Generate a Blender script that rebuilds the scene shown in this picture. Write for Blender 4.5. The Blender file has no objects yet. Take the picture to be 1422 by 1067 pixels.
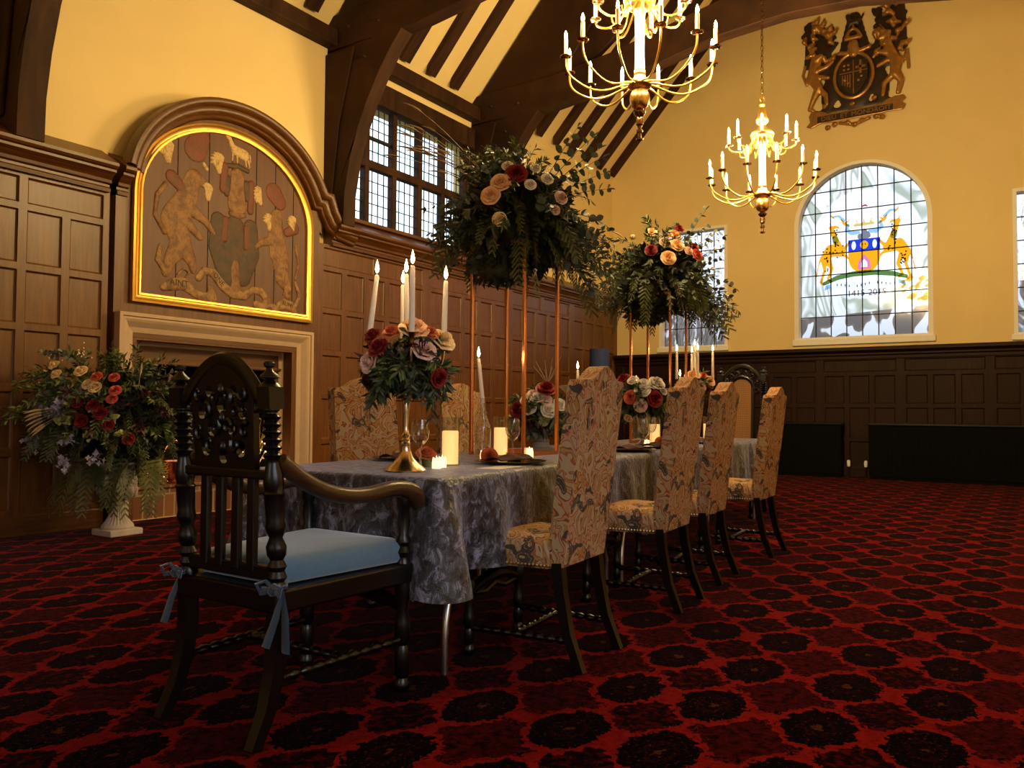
import bpy, math, random
from math import sin, cos, pi, radians, sqrt, atan2, exp
from mathutils import Vector, Matrix, Euler, noise
from mathutils.geometry import tessellate_polygon

C = bpy.context.scene.collection
SC = bpy.context.scene
random.seed(7)
V = Vector

# ---------------------------------------------------------------- camera, world, exposure
FPX, CX, CY = 1111.9, 711.0, 533.5
YAW, PITCH, ROLL, EYE = 0.58329284, 0.03372792, 0.00728291, 1.0
_f = V((cos(YAW) * cos(PITCH), sin(YAW) * cos(PITCH), sin(PITCH)))
_r0 = _f.cross(V((0, 0, 1))).normalized()
_u0 = _r0.cross(_f)
_r = _r0 * cos(ROLL) + _u0 * sin(ROLL)
_u = -_r0 * sin(ROLL) + _u0 * cos(ROLL)
cam = bpy.data.cameras.new('camera')
cam.sensor_fit = 'HORIZONTAL'
cam.sensor_width = 36.0
cam.lens = 36.0 * FPX / 1422.0
cam.clip_start = 0.05
cam.clip_end = 200
camo = bpy.data.objects.new('camera', cam)
C.objects.link(camo)
camo.matrix_world = Matrix(((_r.x, _u.x, -_f.x, 0), (_r.y, _u.y, -_f.y, 0), (_r.z, _u.z, -_f.z, EYE), (0, 0, 0, 1)))
SC.camera = camo

def at(px, py, axis, val):
    """the point where the sight line through a pixel of the 1422x1067 photograph meets the plane axis = val"""
    d = _f + _r * ((px - CX) / FPX) - _u * ((py - CY) / FPX)
    o = V((0, 0, EYE))
    return o + d * ((val - o[axis]) / d[axis])

SC.view_settings.view_transform = 'Standard'
SC.view_settings.look = 'None'
SC.view_settings.exposure = 0.0
SC.view_settings.gamma = 1.0
SC.view_settings.use_curve_mapping = False

SKY = 5.0                    # overcast daylight outside the windows
BULB_W = 24.0                # each electric candle of a chandelier
WARM = (1.0, 0.70, 0.29)
w = bpy.data.worlds.new('overcast_sky')
SC.world = w
w.use_nodes = True
nt = w.node_tree
bg = nt.nodes['Background']
tc = nt.nodes.new('ShaderNodeTexCoord')
sep = nt.nodes.new('ShaderNodeSeparateXYZ')
rmp = nt.nodes.new('ShaderNodeValToRGB')
nt.links.new(tc.outputs['Generated'], sep.inputs[0])
nt.links.new(sep.outputs['Z'], rmp.inputs[0])
e = rmp.color_ramp.elements
e[0].position = 0.0; e[0].color = (0.10, 0.11, 0.09, 1)
e[1].position = 0.16; e[1].color = (0.80, 0.88, 1.0, 1)
x_ = e.new(0.06); x_.color = (0.45, 0.52, 0.50, 1)
nt.links.new(rmp.outputs[0], bg.inputs[0])
bg.inputs[1].default_value = SKY

def portal(name, loc, size, direction):
    """daylight portal set in a window opening: it only guides the sampling of the sky, it has no light of its own"""
    l = bpy.data.lights.new(name, 'AREA')
    l.shape = 'RECTANGLE'; l.size = size[0]; l.size_y = size[1]
    l.cycles.is_portal = True
    o = bpy.data.objects.new(name, l); C.objects.link(o)
    o.location = loc
    o.rotation_euler = V(direction).to_track_quat('-Z', 'Y').to_euler()
    return o

XE, YL, YR, XB, YC = 13.57, 6.72, -2.04, -2.60, 2.34
YP = 6.60                    # face of the left panelling
portal('portal_clerestory', (7.78, YL + .33, 3.98), (2.6, 1.6), (0, -1, 0))
portal('portal_arched', (XE + .33, 2.34, 3.6), (2.2, 3.1), (-1, 0, 0))
portal('portal_side', (XE + .33, 5.13, 3.2), (1.4, 2.2), (-1, 0, 0))
portal('portal_far_side', (XE + .33, -.4, 3.2), (1.5, 2.2), (-1, 0, 0))
portal('portal_behind', (XB - .33, 1.9, 1.8), (1.5, 1.5), (1, 0, 0))
portal('portal_right', (.1, YR - .33, 2.0), (3.5, 2.3), (0, 1, 0))

# ---------------------------------------------------------------- shader helpers
class NT:
    def __init__(s, name):
        s.m = bpy.data.materials.new(name); s.m.use_nodes = True
        s.t = s.m.node_tree; s.b = s.t.nodes['Principled BSDF']; s.out = s.t.nodes['Material Output']
    def n(s, typ, **kw):
        nd = s.t.nodes.new('ShaderNode' + typ)
        for k, v in kw.items():
            if k.startswith('i_'):
                key = k[2:]
                key = int(key) if key.isdigit() else key.replace('_', ' ')
                s.put(nd.inputs[key], v)
            else: setattr(nd, k, v)
        return nd
    def put(s, inp, v):
        if isinstance(v, bpy.types.NodeSocket): s.t.links.new(v, inp)
        elif isinstance(v, bpy.types.Node): s.t.links.new(v.outputs[0], inp)
        else:
            if inp.type == 'RGBA' and len(v) == 3: v = (*v, 1)
            inp.default_value = v
    def set(s, **kw):
        for k, v in kw.items(): s.put(s.b.inputs[k.replace('_', ' ')], v)
        return s
    def coords(s, scale=(1, 1, 1), kind='Object'):
        tc = s.n('TexCoord'); mp = s.n('Mapping')
        s.t.links.new(tc.outputs[kind], mp.inputs[0]); mp.inputs['Scale'].default_value = scale
        return mp.outputs[0]
    def noise(s, co, scale, detail=3, rough=.5, dist=0):
        nd = s.n('TexNoise'); s.put(nd.inputs['Vector'], co)
        nd.inputs['Scale'].default_value = scale; nd.inputs['Detail'].default_value = detail
        nd.inputs['Roughness'].default_value = rough; nd.inputs['Distortion'].default_value = dist
        return nd
    def ramp(s, fac, stops, interp='LINEAR'):
        nd = s.n('ValToRGB'); s.put(nd.inputs[0], fac)
        cr = nd.color_ramp; cr.interpolation = interp
        while len(cr.elements) < len(stops): cr.elements.new(.5)
        for el, (p, c) in zip(cr.elements, stops):
            el.position = p; el.color = (*c, 1) if len(c) == 3 else c
        return nd.outputs[0]
    def math(s, op, a, b=None, c=None):
        nd = s.n('Math', operation=op)
        s.put(nd.inputs[0], a)
        if b is not None: s.put(nd.inputs[1], b)
        if c is not None: s.put(nd.inputs[2], c)
        return nd.outputs[0]
    def mix(s, fac, a, b):
        nd = s.n('Mix', data_type='RGBA')
        s.put(nd.inputs[0], fac); s.put(nd.inputs[6], a); s.put(nd.inputs[7], b)
        return nd.outputs[2]
    def bump(s, h, strength=.3, dist=.01):
        nd = s.n('Bump'); s.put(nd.inputs['Height'], h)
        nd.inputs['Strength'].default_value = strength; nd.inputs['Distance'].default_value = dist
        s.put(s.b.inputs['Normal'], nd.outputs[0]); return s

M = {}
def plain(key, col, rough=.6, metal=0, spec=.5, var=.12, scale=30, **kw):
    """a plain material with a slight uneven tone"""
    s = NT(key)
    nz = s.noise(s.coords(), scale, 3)
    c = s.mix(nz.outputs[0], tuple(max(0, x * (1 - var)) for x in col), tuple(min(1, x * (1 + var)) for x in col))
    s.set(Base_Color=c, Roughness=rough, Metallic=metal)
    s.b.inputs['Specular IOR Level'].default_value = spec
    for k, v in kw.items(): s.put(s.b.inputs[k.replace('_', ' ')], v)
    M[key] = s.m
    return s
def wood(key, dark, light, rough=.4, grain=(3, 3, 40), scale=2.2, bump=.15, spec=.5):
    s = NT(key)
    co = s.coords(tuple(40.0 / g for g in grain))
    nz = s.noise(co, scale, 6, .6, .6)
    big = s.noise(s.coords((.8, .8, .8)), 1.7, 2)
    c = s.ramp(nz.outputs[0], [(.3, dark), (.7, light)])
    c = s.mix(s.ramp(big.outputs[0], [(.35, (0, 0, 0)), (.65, (.35, .35, .35))]), c, tuple(d * .8 for d in dark))
    s.set(Base_Color=c, Roughness=rough); s.b.inputs['Specular IOR Level'].default_value = spec
    s.bump(nz.outputs[0], bump, .004)
    M[key] = s.m
# grain runs along the axis with the SMALLEST number of waves: (gx,gy,gz) are lengths of the grain
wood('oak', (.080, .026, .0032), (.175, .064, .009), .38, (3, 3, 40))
wood('oak_flat', (.065, .021, .003), (.15, .054, .008), .38, (40, 3, 3))
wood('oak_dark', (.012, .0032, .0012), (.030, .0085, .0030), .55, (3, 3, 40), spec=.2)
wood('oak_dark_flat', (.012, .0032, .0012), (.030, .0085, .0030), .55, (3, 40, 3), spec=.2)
wood('beam', (.016, .0052, .0018), (.060, .022, .0070), .7, (6, 30, 30), 1.2, .5, .25)
wood('black_oak', (.0016, .0010, .0008), (.0048, .0026, .0018), .3, (3, 3, 40))
wood('arm_oak_lit', (.030, .012, .0045), (.085, .034, .012), .32, (40, 3, 3))  # arms coloured lighter than the frame, painting in the light on their tops
wood('board', (.085, .026, .007), (.135, .046, .013), .5, (3, 3, 40), 1.5)
plain('plaster', (.80, .625, .31), .9, 0, .2, .04, 3)
plain('white_paint', (.88, .86, .84), .6, 0, .3, .03)
plain('stone', (.50, .36, .25), .8, 0, .3, .10, 14)
plain('urn_stone', (.52, .45, .42), .8, 0, .3, .12, 25)
plain('grey_stone', (.30, .26, .22), .75, 0, .3, .2, 40)
plain('soot', (.006, .005, .005), .9, 0, .2)
plain('gold', (.85, .52, .14), .32, 1, .5, .1)
plain('gilt_wood', (.80, .46, .10), .38, .85, .5, .12, 20)
plain('brass', (.74, .46, .16), .28, 1, .5, .1)
plain('copper', (.78, .33, .16), .25, 1, .5, .08)
plain('bronze', (.30, .15, .07), .25, 1, .5, .15)
plain('iron', (.02, .017, .015), .5, .6)
plain('steel', (.55, .53, .50), .3, 1)
plain('lead', (.02, .02, .022), .6, .3)
plain('wax', (.85, .78, .66), .5, 0, .4, .03)
plain('tube_ivory', (.82, .70, .50), .5, 0, .4, .03)
plain('wick', (.01, .008, .007), .9)
plain('black_box', (.003, .003, .003), .85, 0, .1)
plain('plate_black', (.010, .006, .006), .15, 0, .6)
plain('napkin', (.05, .006, .010), .8)
plain('paper', (.75, .72, .68), .7)
plain('cushion_blue', (.085, .17, .26), .75, 0, .2, .15, 60, Sheen_Weight=.6)
plain('ribbon_blue', (.022, .040, .065), .8, 0, .2, .2, 40, Sheen_Weight=.4)
plain('shade_blue', (.022, .035, .12), .7, 0, .2, .1)
plain('nail', (.55, .36, .14), .3, 1)
def leafmat(key, a, b, rough=.55, trans=True):
    s = NT(key)
    nz = s.noise(s.coords(), 9, 2)
    s.set(Base_Color=s.ramp(nz.outputs[0], [(.3, a), (.7, b)]), Roughness=rough)
    M[key] = s.m
leafmat('fern', (.035, .060, .014), (.13, .17, .035))
leafmat('cedar', (.035, .052, .012), (.11, .125, .028))
leafmat('eucalyptus', (.055, .085, .068), (.16, .19, .155))
leafmat('olive', (.030, .046, .022), (.11, .125, .065))
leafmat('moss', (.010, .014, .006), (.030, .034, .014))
leafmat('stem', (.06, .038, .016), (.13, .085, .035))
leafmat('straw', (.30, .20, .10), (.50, .37, .21), .8)
leafmat('plum_leaf', (.035, .006, .010), (.085, .014, .022))
def petal(key, a, b, rough=.6):
    s = NT(key)
    nz = s.noise(s.coords(), 35, 2)
    s.set(Base_Color=s.ramp(nz.outputs[0], [(.3, a), (.7, b)]), Roughness=rough)
    s.b.inputs['Subsurface Weight'].default_value = .15
    s.b.inputs['Subsurface Radius'].default_value = (.02, .01, .006)
    M[key] = s.m
petal('rose_peach', (.84, .48, .24), (.95, .68, .42))
petal('rose_blush', (.74, .48, .41), (.88, .66, .58))
petal('rose_red', (.16, .004, .008), (.30, .010, .014))
petal('rose_white', (.72, .66, .58), (.86, .80, .72))
petal('rose_orange', (.48, .10, .03), (.66, .19, .06))
petal('rose_coral', (.50, .07, .05), (.68, .14, .09))
petal('rose_cream', (.82, .60, .30), (.92, .74, .44))
petal('lilac', (.34, .32, .46), (.52, .48, .62))
petal('lime_bloom', (.25, .28, .08), (.42, .44, .15))

def glow(key, col, strength):
    s = NT(key)
    s.set(Base_Color=col)
    s.put(s.b.inputs['Emission Color'], col); s.b.inputs['Emission Strength'].default_value = strength
    M[key] = s.m
glow('bulb', (1.0, .78, .42), 26)
glow('flame', (1.0, .70, .30), 28)
glow('led_candle', (1.0, .64, .24), 1.15)
glow('led_tealight', (1.0, .70, .36), 1.8)
glow('fairy', (1.0, .62, .2), 14)

def clear_glass(key, tint, gloss=.1, rough=.02):
    """thin clear glass: see-through, with a mirror sheen at grazing angles"""
    s = NT(key)
    tr = s.n('BsdfTransparent', i_Color=tint); gl = s.n('BsdfGlossy', i_Color=(1, 1, 1), i_Roughness=rough)
    lw = s.n('LayerWeight', i_Blend=.35)
    f = s.math('MULTIPLY_ADD', s.math('POWER', lw.outputs['Facing'], 1.5), .75, gloss * .5)
    mx = s.n('MixShader'); s.put(mx.inputs[0], f)
    s.t.links.new(tr.outputs[0], mx.inputs[1]); s.t.links.new(gl.outputs[0], mx.inputs[2])
    s.t.links.new(mx.outputs[0], s.out.inputs[0]); M[key] = s.m
clear_glass('glassware', (.93, .92, .90))
def stained(key, col):
    s = NT(key)
    tr = s.n('BsdfTransparent', i_Color=col)
    s.t.links.new(tr.outputs[0], s.out.inputs[0]); M[key] = s.m
for k, c in dict(sg_gold=(.93, .62, .10), sg_brown=(.35, .20, .08), sg_blue=(.14, .22, .72), sg_sky=(.55, .72, .92), sg_green=(.32, .45, .22),
                 sg_white=(.92, .92, .9), sg_ink=(.20, .17, .16), sg_pink=(.85, .45, .60), sg_red=(.7, .10, .12), sg_grey=(.45, .45, .48), sg_straw=(.85, .70, .35)).items():
    stained(k, c)
def pane(key, build):
    s = NT(key)
    col = build(s)
    tr = s.n('BsdfTransparent'); s.put(tr.inputs[0], col)
    gl = s.n('BsdfGlossy', i_Roughness=.1); mx = s.n('MixShader'); mx.inputs[0].default_value = .04
    s.t.links.new(tr.outputs[0], mx.inputs[1]); s.t.links.new(gl.outputs[0], mx.inputs[2])
    s.t.links.new(mx.outputs[0], s.out.inputs[0]); M[key] = s.m
def _lead(s):
    co = s.coords((8.2, 1, 5.5))
    vor = s.n('TexVoronoi'); s.put(vor.inputs['Vector'], co); vor.inputs['Scale'].default_value = 1.0; vor.inputs['Randomness'].default_value = .15
    return s.ramp(vor.outputs['Color'], [(.0, (.40, .46, .45)), (.35, (.55, .56, .60)), (.6, (.34, .44, .42)), (1, (.62, .61, .60))])
pane('leaded_pane', _lead)
def _art(s):
    """pale glass painted with grey draped bands, darker along the foot"""
    tcn = s.n('TexCoord'); sx = s.n('SeparateXYZ'); s.t.links.new(tcn.outputs['Object'], sx.inputs[0])
    nz = s.noise(s.coords((1, 1.1, .6)), 1.0, 2.2, .5, 1.6)
    wv = s.ramp(nz.outputs[0], [(.34, (.15, .16, .13)), (.39, (.10, .11, .08)), (.415, (.25, .25, .25)), (.47, (.30, .30, .31)), (.50, (.13, .14, .11)), (.53, (.17, .18, .15)), (.56, (.28, .28, .29)), (.62, (.14, .145, .12)), (.66, (.26, .26, .26))])
    # the middle round is left clear
    dy = s.math('MULTIPLY', s.math('SUBTRACT', sx.outputs['Y'], 2.30), 1.05); dz = s.math('SUBTRACT', sx.outputs['Z'], 3.72)
    d = s.math('SQRT', s.math('ADD', s.math('MULTIPLY', dy, dy), s.math('MULTIPLY', dz, dz)))
    c = s.mix(s.ramp(d, [(.86, (0, 0, 0)), (.90, (1, 1, 1))]), (.30, .30, .312), wv)
    foot = s.noise(s.coords((1, 2.2, 1.2)), 1.6, 1, .4, .5)
    ft = s.ramp(foot.outputs[0], [(.48, (.052, .045, .045)), (.545, (.075, .060, .052)), (.56, (.27, .27, .30))])
    # sloping line between the pale field and the dark foot
    ln = s.math('MULTIPLY_ADD', dy, -.06, 2.62)
    k = s.math('LESS_THAN', sx.outputs['Z'], ln)
    return s.mix(k, c, ft)
pane('art_pane', _art)
def _art2(s):
    tcn = s.n('TexCoord'); sx = s.n('SeparateXYZ'); s.t.links.new(tcn.outputs['Object'], sx.inputs[0])
    nz = s.noise(s.coords((1, 1.2, .6)), 1.7, 4, .6, 2.8)
    wv = s.ramp(nz.outputs[0], [(.36, (.28, .28, .28)), (.40, (.08, .08, .07)), (.43, (.32, .32, .33)), (.52, (.36, .36, .37)), (.55, (.14, .14, .12)), (.58, (.34, .34, .35))])
    ft = s.ramp(nz.outputs[0], [(.40, (.085, .07, .07)), (.47, (.04, .036, .034)), (.52, (.11, .09, .085)), (.57, (.24, .24, .27))])
    return s.mix(s.math('LESS_THAN', sx.outputs['Z'], 2.95), wv, ft)
pane('art_pane_side', _art2)

def _carpet():
    """Bokhara pattern: rows of black octagons in red, dark rosettes and dull red rosettes between them"""
    s = NT('carpet')
    tcn = s.n('TexCoord')
    wob = s.noise(tcn.outputs['Object'], 30, 3, .6)
    wv = s.n('VectorMath', operation='MULTIPLY_ADD')
    s.t.links.new(wob.outputs['Color'], wv.inputs[0]); wv.inputs[1].default_value = (.095, .095, 0)
    s.t.links.new(tcn.outputs['Object'], wv.inputs[2])
    sx = s.n('SeparateXYZ'); s.t.links.new(wv.outputs[0], sx.inputs[0])
    PX, PY = .455, .65
    def loc(sock, c, p): return s.math('ABSOLUTE', s.math('WRAP', s.math('SUBTRACT', sock, c), p / 2, -p / 2))
    dx0, dx1 = loc(sx.outputs['X'], 2.29, PX), loc(sx.outputs['X'], 2.29 + PX / 2, PX)
    def octagon(dx, cy, a, b):
        u = s.math('DIVIDE', dx, a); v = s.math('DIVIDE', loc(sx.outputs['Y'], cy, PY), b)
        return s.math('MAXIMUM', s.math('MAXIMUM', u, v), s.math('DIVIDE', s.math('ADD', u, v), 1.40))
    O = s.math('MINIMUM', octagon(dx0, 1.30, .165, .112), octagon(dx0, .995, .165, .112))
    Bq = octagon(dx1, 1.147, .150, .125)
    Dq = octagon(dx1, .822, .190, .165)
    fine = s.noise(s.coords((1, 1, 1)), 70, 2, .6); mid = s.noise(s.coords((1, 1, 1)), 30, 3, .6, .5)
    red = s.ramp(mid.outputs[0], [(.3, (.080, .0030, .0024)), (.6, (.140, .0056, .0042))])
    inO = s.ramp(fine.outputs[0], [(.50, (.0014, .0008, .0009)), (.60, (.004, .001, .0012)), (.66, (.05, .006, .004)), (.74, (.12, .035, .010))])
    ring = s.ramp(O, [(0, (.08, .02, .007)), (.10, (.08, .02, .007)), (.14, (.003, .001, .001)), (.34, (.0015, .0008, .001)), (.42, (.022, .002, .002)), (.50, (.0015, .0008, .001)), (1, (.0012, .0007, .0009))])
    cO = s.mix(.5, ring, inO)
    inB = s.ramp(mid.outputs[0], [(.40, (.0022, .0008, .001)), (.50, (.0075, .001, .0013)), (.62, (.040, .0022, .0022))])
    inD = s.ramp(mid.outputs[0], [(.36, (.004, .0008, .001)), (.46, (.020, .0014, .0014)), (.66, (.040, .0026, .0024))])
    edge = s.ramp(fine.outputs[0], [(.44, (.0016, .0008, .001)), (.56, (.05, .003, .003))])
    cD = s.mix(s.math('GREATER_THAN', Dq, .82), inD, edge)
    c = s.mix(s.math('LESS_THAN', Dq, 1.0), red, cD)
    c = s.mix(s.math('LESS_THAN', Bq, .95), c, inB)
    c = s.mix(s.math('LESS_THAN', O, 1.16), c, red)
    c = s.mix(s.math('LESS_THAN', O, .97), c, cO)
    s.set(Base_Color=c, Roughness=1.0)
    s.b.inputs['Specular IOR Level'].default_value = 0
    s.b.inputs['Sheen Weight'].default_value = .10; s.b.inputs['Sheen Roughness'].default_value = .25; s.b.inputs['Sheen Tint'].default_value = (1, .55, .55, 1)
    s.bump(fine.outputs[0], .35, .006)
    M['carpet'] = s.m
_carpet()

def _tapestry():
    """flame-stitch tapestry: swirling cream and gold flowers outlined in rust, with dark blue leaves"""
    s = NT('tapestry')
    co = s.coords((1, 1, .8))
    a = s.noise(co, 8.5, 2.0, .5, 1.1)
    b = s.noise(s.coords((1, 1, .9)), 10.5, 1.5, .5, .9)
    c0 = s.noise(s.coords((1.1, 1, .7)), 4.2, 1, .5, 1.0)
    cream, gold, rust, red, blue, pink = (.46, .35, .20), (.40, .21, .05), (.19, .022, .009), (.34, .055, .022), (.018, .030, .040), (.50, .27, .15)
    c1 = s.ramp(a.outputs[0], [(0, cream), (.30, gold), (.36, rust), (.385, cream), (.435, red), (.455, gold), (.495, rust), (.512, cream), (.56, red), (.575, pink), (.615, rust), (.635, cream), (.69, gold)], 'CONSTANT')
    wash = s.ramp(c0.outputs[0], [(.35, gold), (.45, cream), (.55, pink), (.65, gold)])
    c = s.mix(.18, c1, wash)
    k = s.ramp(b.outputs[0], [(0, (0, 0, 0)), (.600, (.9, .9, .9)), (.655, (.25, .25, .25)), (.675, (.9, .9, .9)), (.74, (0, 0, 0))], 'CONSTANT')
    c = s.mix(k, c, blue)
    th = s.noise(s.coords((1, 1, 3)), 160, 2)
    c = s.mix(s.math('MULTIPLY', th.outputs[0], .35), c, (.12, .08, .045))
    s.set(Base_Color=c, Roughness=.9); s.b.inputs['Specular IOR Level'].default_value = .12
    s.bump(th.outputs[0], .25, .003)
    M['tapestry'] = s.m
_tapestry()

def _velvet():
    s = NT('velvet')
    co = s.coords((1, 1, .75))
    n1 = s.noise(co, 24, 5, .68, .7); n2 = s.noise(co, 7, 3, .6, .8)
    h = s.math('MULTIPLY_ADD', n2.outputs[0], .8, n1.outputs[0])
    c = s.ramp(n1.outputs[0], [(.43, (.007, .006, .010)), (.52, (.028, .026, .037)), (.62, (.22, .21, .29))])  # highlights of the crushed pile painted into the colour by noise
    s.set(Base_Color=c, Roughness=.34)
    s.b.inputs['Specular IOR Level'].default_value = .7
    s.b.inputs['Sheen Weight'].default_value = .6; s.b.inputs['Sheen Roughness'].default_value = .35
    s.b.inputs['Sheen Tint'].default_value = (.8, .8, 1, 1)
    s.bump(h, .8, .02)
    M['velvet'] = s.m
_velvet()

def _brick():
    s = NT('brick')
    co = s.coords((1, 1, 1))
    tcn = s.n('TexCoord'); sx = s.n('SeparateXYZ'); s.t.links.new(tcn.outputs['Object'], sx.inputs[0])
    cb = s.n('CombineXYZ'); s.t.links.new(sx.outputs['X'], cb.inputs[0])
    s.put(cb.inputs[1], s.math('SUBTRACT', sx.outputs['Z'], s.math('MULTIPLY', sx.outputs['Y'], .0)))
    br = s.n('TexBrick'); s.t.links.new(cb.outputs[0], br.inputs['Vector'])
    br.inputs['Scale'].default_value = 1; br.inputs['Brick Width'].default_value = .105; br.inputs['Row Height'].default_value = .215
    br.inputs['Mortar Size'].default_value = .008; br.offset = .5
    br.inputs['Color1'].default_value = (.16, .055, .022, 1); br.inputs['Color2'].default_value = (.25, .10, .04, 1); br.inputs['Mortar'].default_value = (.33, .24, .15, 1)
    s.set(Base_Color=br.outputs[0], Roughness=.85)
    M['brick'] = s.m
_brick()

def _cane():
    s = NT('cane')
    tcn = s.n('TexCoord'); sx = s.n('SeparateXYZ'); s.t.links.new(tcn.outputs['Object'], sx.inputs[0])
    a = s.math('SINE', s.math('MULTIPLY', sx.outputs['Y'], 520)); b = s.math('SINE', s.math('MULTIPLY', sx.outputs['Z'], 520))
    k = s.math('MAXIMUM', a, b)
    s.set(Base_Color=s.ramp(k, [(.2, (.10, .04, .012)), (.7, (.34, .16, .05))]), Roughness=.6)
    M['cane'] = s.m
_cane()

# ---------------------------------------------------------------- mesh builder
class MB:
    def __init__(s): s.v, s.f = [], []
    def add(s, vs, fs, mtx=None):
        o = len(s.v)
        s.v += [tuple(mtx @ V(p)) for p in vs] if mtx is not None else [tuple(p) for p in vs]
        s.f += [tuple(i + o for i in f) for f in fs]
        return s
    def box(s, c, d, mtx=None, taper=1.0):
        x, y, z = (k / 2 for k in d)
        vs = [(sx * x * (taper if sz > 0 else 1), sy * y * (taper if sz > 0 else 1), sz * z) for sz in (-1, 1) for sx, sy in ((-1, -1), (1, -1), (1, 1), (-1, 1))]
        t = Matrix.Translation(c)
        if mtx is not None: t = mtx @ t
        return s.add(vs, [(3, 2, 1, 0), (4, 5, 6, 7), (0, 1, 5, 4), (1, 2, 6, 5), (2, 3, 7, 6), (3, 0, 4, 7)], t)
    def b2(s, lo, hi): return s.box([(a + b) / 2 for a, b in zip(lo, hi)], [abs(b - a) for a, b in zip(lo, hi)])
    def lathe(s, prof, seg=20, mtx=None, squash=None):
        vs, fs = [], []
        for r, z in prof:
            for k in range(seg):
                a = 2 * pi * k / seg
                vs.append((r * cos(a), r * sin(a), z))
        n = len(prof)
        for i in range(n - 1):
            for k in range(seg):
                k2 = (k + 1) % seg
                fs.append((i * seg + k, i * seg + k2, (i + 1) * seg + k2, (i + 1) * seg + k))
        if prof[0][0] > 1e-5: fs.append(tuple(range(seg))[::-1])
        if prof[-1][0] > 1e-5: fs.append(tuple((n - 1) * seg + k for k in range(seg)))
        return s.add(vs, fs, mtx)
    def tube(s, pts, r, seg=8, caps=True, mtx=None, flat=1.0, up=None):
        pts = [V(p) for p in pts]; n = len(pts)
        rs = r if isinstance(r, (list, tuple)) else [r] * n
        vs, fs = [], []
        t0 = (pts[1] - pts[0]).normalized()
        nrm = V(up) if up else (V((0, 0, 1)) if abs(t0.z) < .9 else V((1, 0, 0)))
        for i, p in enumerate(pts):
            t = (pts[min(i + 1, n - 1)] - pts[max(i - 1, 0)])
            t = t.normalized() if t.length > 1e-9 else t0
            nrm = (nrm - t * nrm.dot(t))
            nrm = nrm.normalized() if nrm.length > 1e-6 else t.orthogonal().normalized()
            bn = t.cross(nrm)
            for k in range(seg):
                a = 2 * pi * k / seg
                vs.append(p + (bn * cos(a) + nrm * sin(a) * flat) * rs[i])
        for i in range(n - 1):
            for k in range(seg):
                k2 = (k + 1) % seg
                fs.append((i * seg + k, i * seg + k2, (i + 1) * seg + k2, (i + 1) * seg + k))
        if caps:
            fs.append(tuple(range(seg))[::-1]); fs.append(tuple((n - 1) * seg + k for k in range(seg)))
        return s.add(vs, fs, mtx)
    def ball(s, c, r, seg=12, rings=8, mtx=None):
        rx, ry, rz = r if isinstance(r, (list, tuple)) else (r, r, r)
        vs, fs = [(0, 0, -rz)], []
        for i in range(1, rings):
            a = -pi / 2 + pi * i / rings
            for k in range(seg):
                b = 2 * pi * k / seg
                vs.append((rx * cos(a) * cos(b), ry * cos(a) * sin(b), rz * sin(a)))
        vs.append((0, 0, rz)); L = len(vs) - 1
        for k in range(seg): fs.append((0, 1 + (k + 1) % seg, 1 + k))
        for i in range(rings - 2):
            for k in range(seg):
                k2 = (k + 1) % seg; o = 1 + i * seg
                fs.append((o + k, o + k2, o + seg + k2, o + seg + k))
        o = 1 + (rings - 2) * seg
        for k in range(seg): fs.append((o + k, o + (k + 1) % seg, L))
        t = Matrix.Translation(c)
        if mtx is not None: t = t @ mtx
        return s.add(vs, fs, t)
    def prism(s, outer, depth, to3, holes=()):
        """2-D outline (with holes) extruded from 0 to depth; to3(u, v, d) gives the 3-D point"""
        loops = [list(outer)] + [list(h) for h in holes]
        flat = [p for l in loops for p in l]; n = len(flat)
        tris = tessellate_polygon([[V((p[0], p[1], 0)) for p in l] for l in loops])
        vs = [to3(p[0], p[1], 0) for p in flat] + [to3(p[0], p[1], depth) for p in flat]
        fs = [tuple(t) for t in tris] + [tuple(i + n for i in t[::-1]) for t in tris]
        o = 0
        for l in loops:
            m = len(l)
            for i in range(m): fs.append((o + i, o + (i + 1) % m, n + o + (i + 1) % m, n + o + i))
            o += m
        return s.add(vs, fs)
    def sweep(s, path, prof, to3, closed=False):
        """profile [(offset along the path's left normal, protrusion)] swept along a 2-D path with mitred corners"""
        P = [V(p) for p in path]; n = len(P); m = len(prof); vs, fs = [], []
        for i in range(n):
            a = P[i] - P[i - 1] if (i or closed) else P[1] - P[0]
            b = P[(i + 1) % n] - P[i] if (i < n - 1 or closed) else P[i] - P[i - 1]
            a = a.normalized(); b = b.normalized()
            na, nb = V((-a.y, a.x)), V((-b.y, b.x)); q = na + nb
            q = q / max(q.dot(na), .3) if q.length > 1e-6 else na
            for o, d in prof:
                x = P[i] + q * o
                vs.append(to3(x.x, x.y, d))
        for i in range(n if closed else n - 1):
            j = (i + 1) % n
            for k in range(m - 1): fs.append((i * m + k, i * m + k + 1, j * m + k + 1, j * m + k))
        if not closed: fs += [tuple(range(m)), tuple((n - 1) * m + k for k in range(m))[::-1]]
        return s.add(vs, fs)
    def build(s, name, m, parent=None, smooth=40, bevel=0, seg=2, loc=None, solidify=0):
        me = bpy.data.meshes.new(name)
        me.from_pydata(s.v, [], s.f); me.validate(); me.update()
        me.materials.append(M[m] if isinstance(m, str) else m)
        o = bpy.data.objects.new(name, me); C.objects.link(o)
        if smooth:
            me.polygons.foreach_set('use_smooth', [True] * len(me.polygons))
            try: me.set_sharp_from_angle(angle=radians(smooth))
            except Exception: pass
        if bevel:
            b = o.modifiers.new('bevel', 'BEVEL'); b.width = bevel; b.segments = seg; b.limit_method = 'ANGLE'; b.angle_limit = radians(35)
        if solidify:
            b = o.modifiers.new('solid', 'SOLIDIFY'); b.thickness = solidify
        if loc is not None: o.location = loc
        if parent is not None: o.parent = parent
        return o
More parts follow.
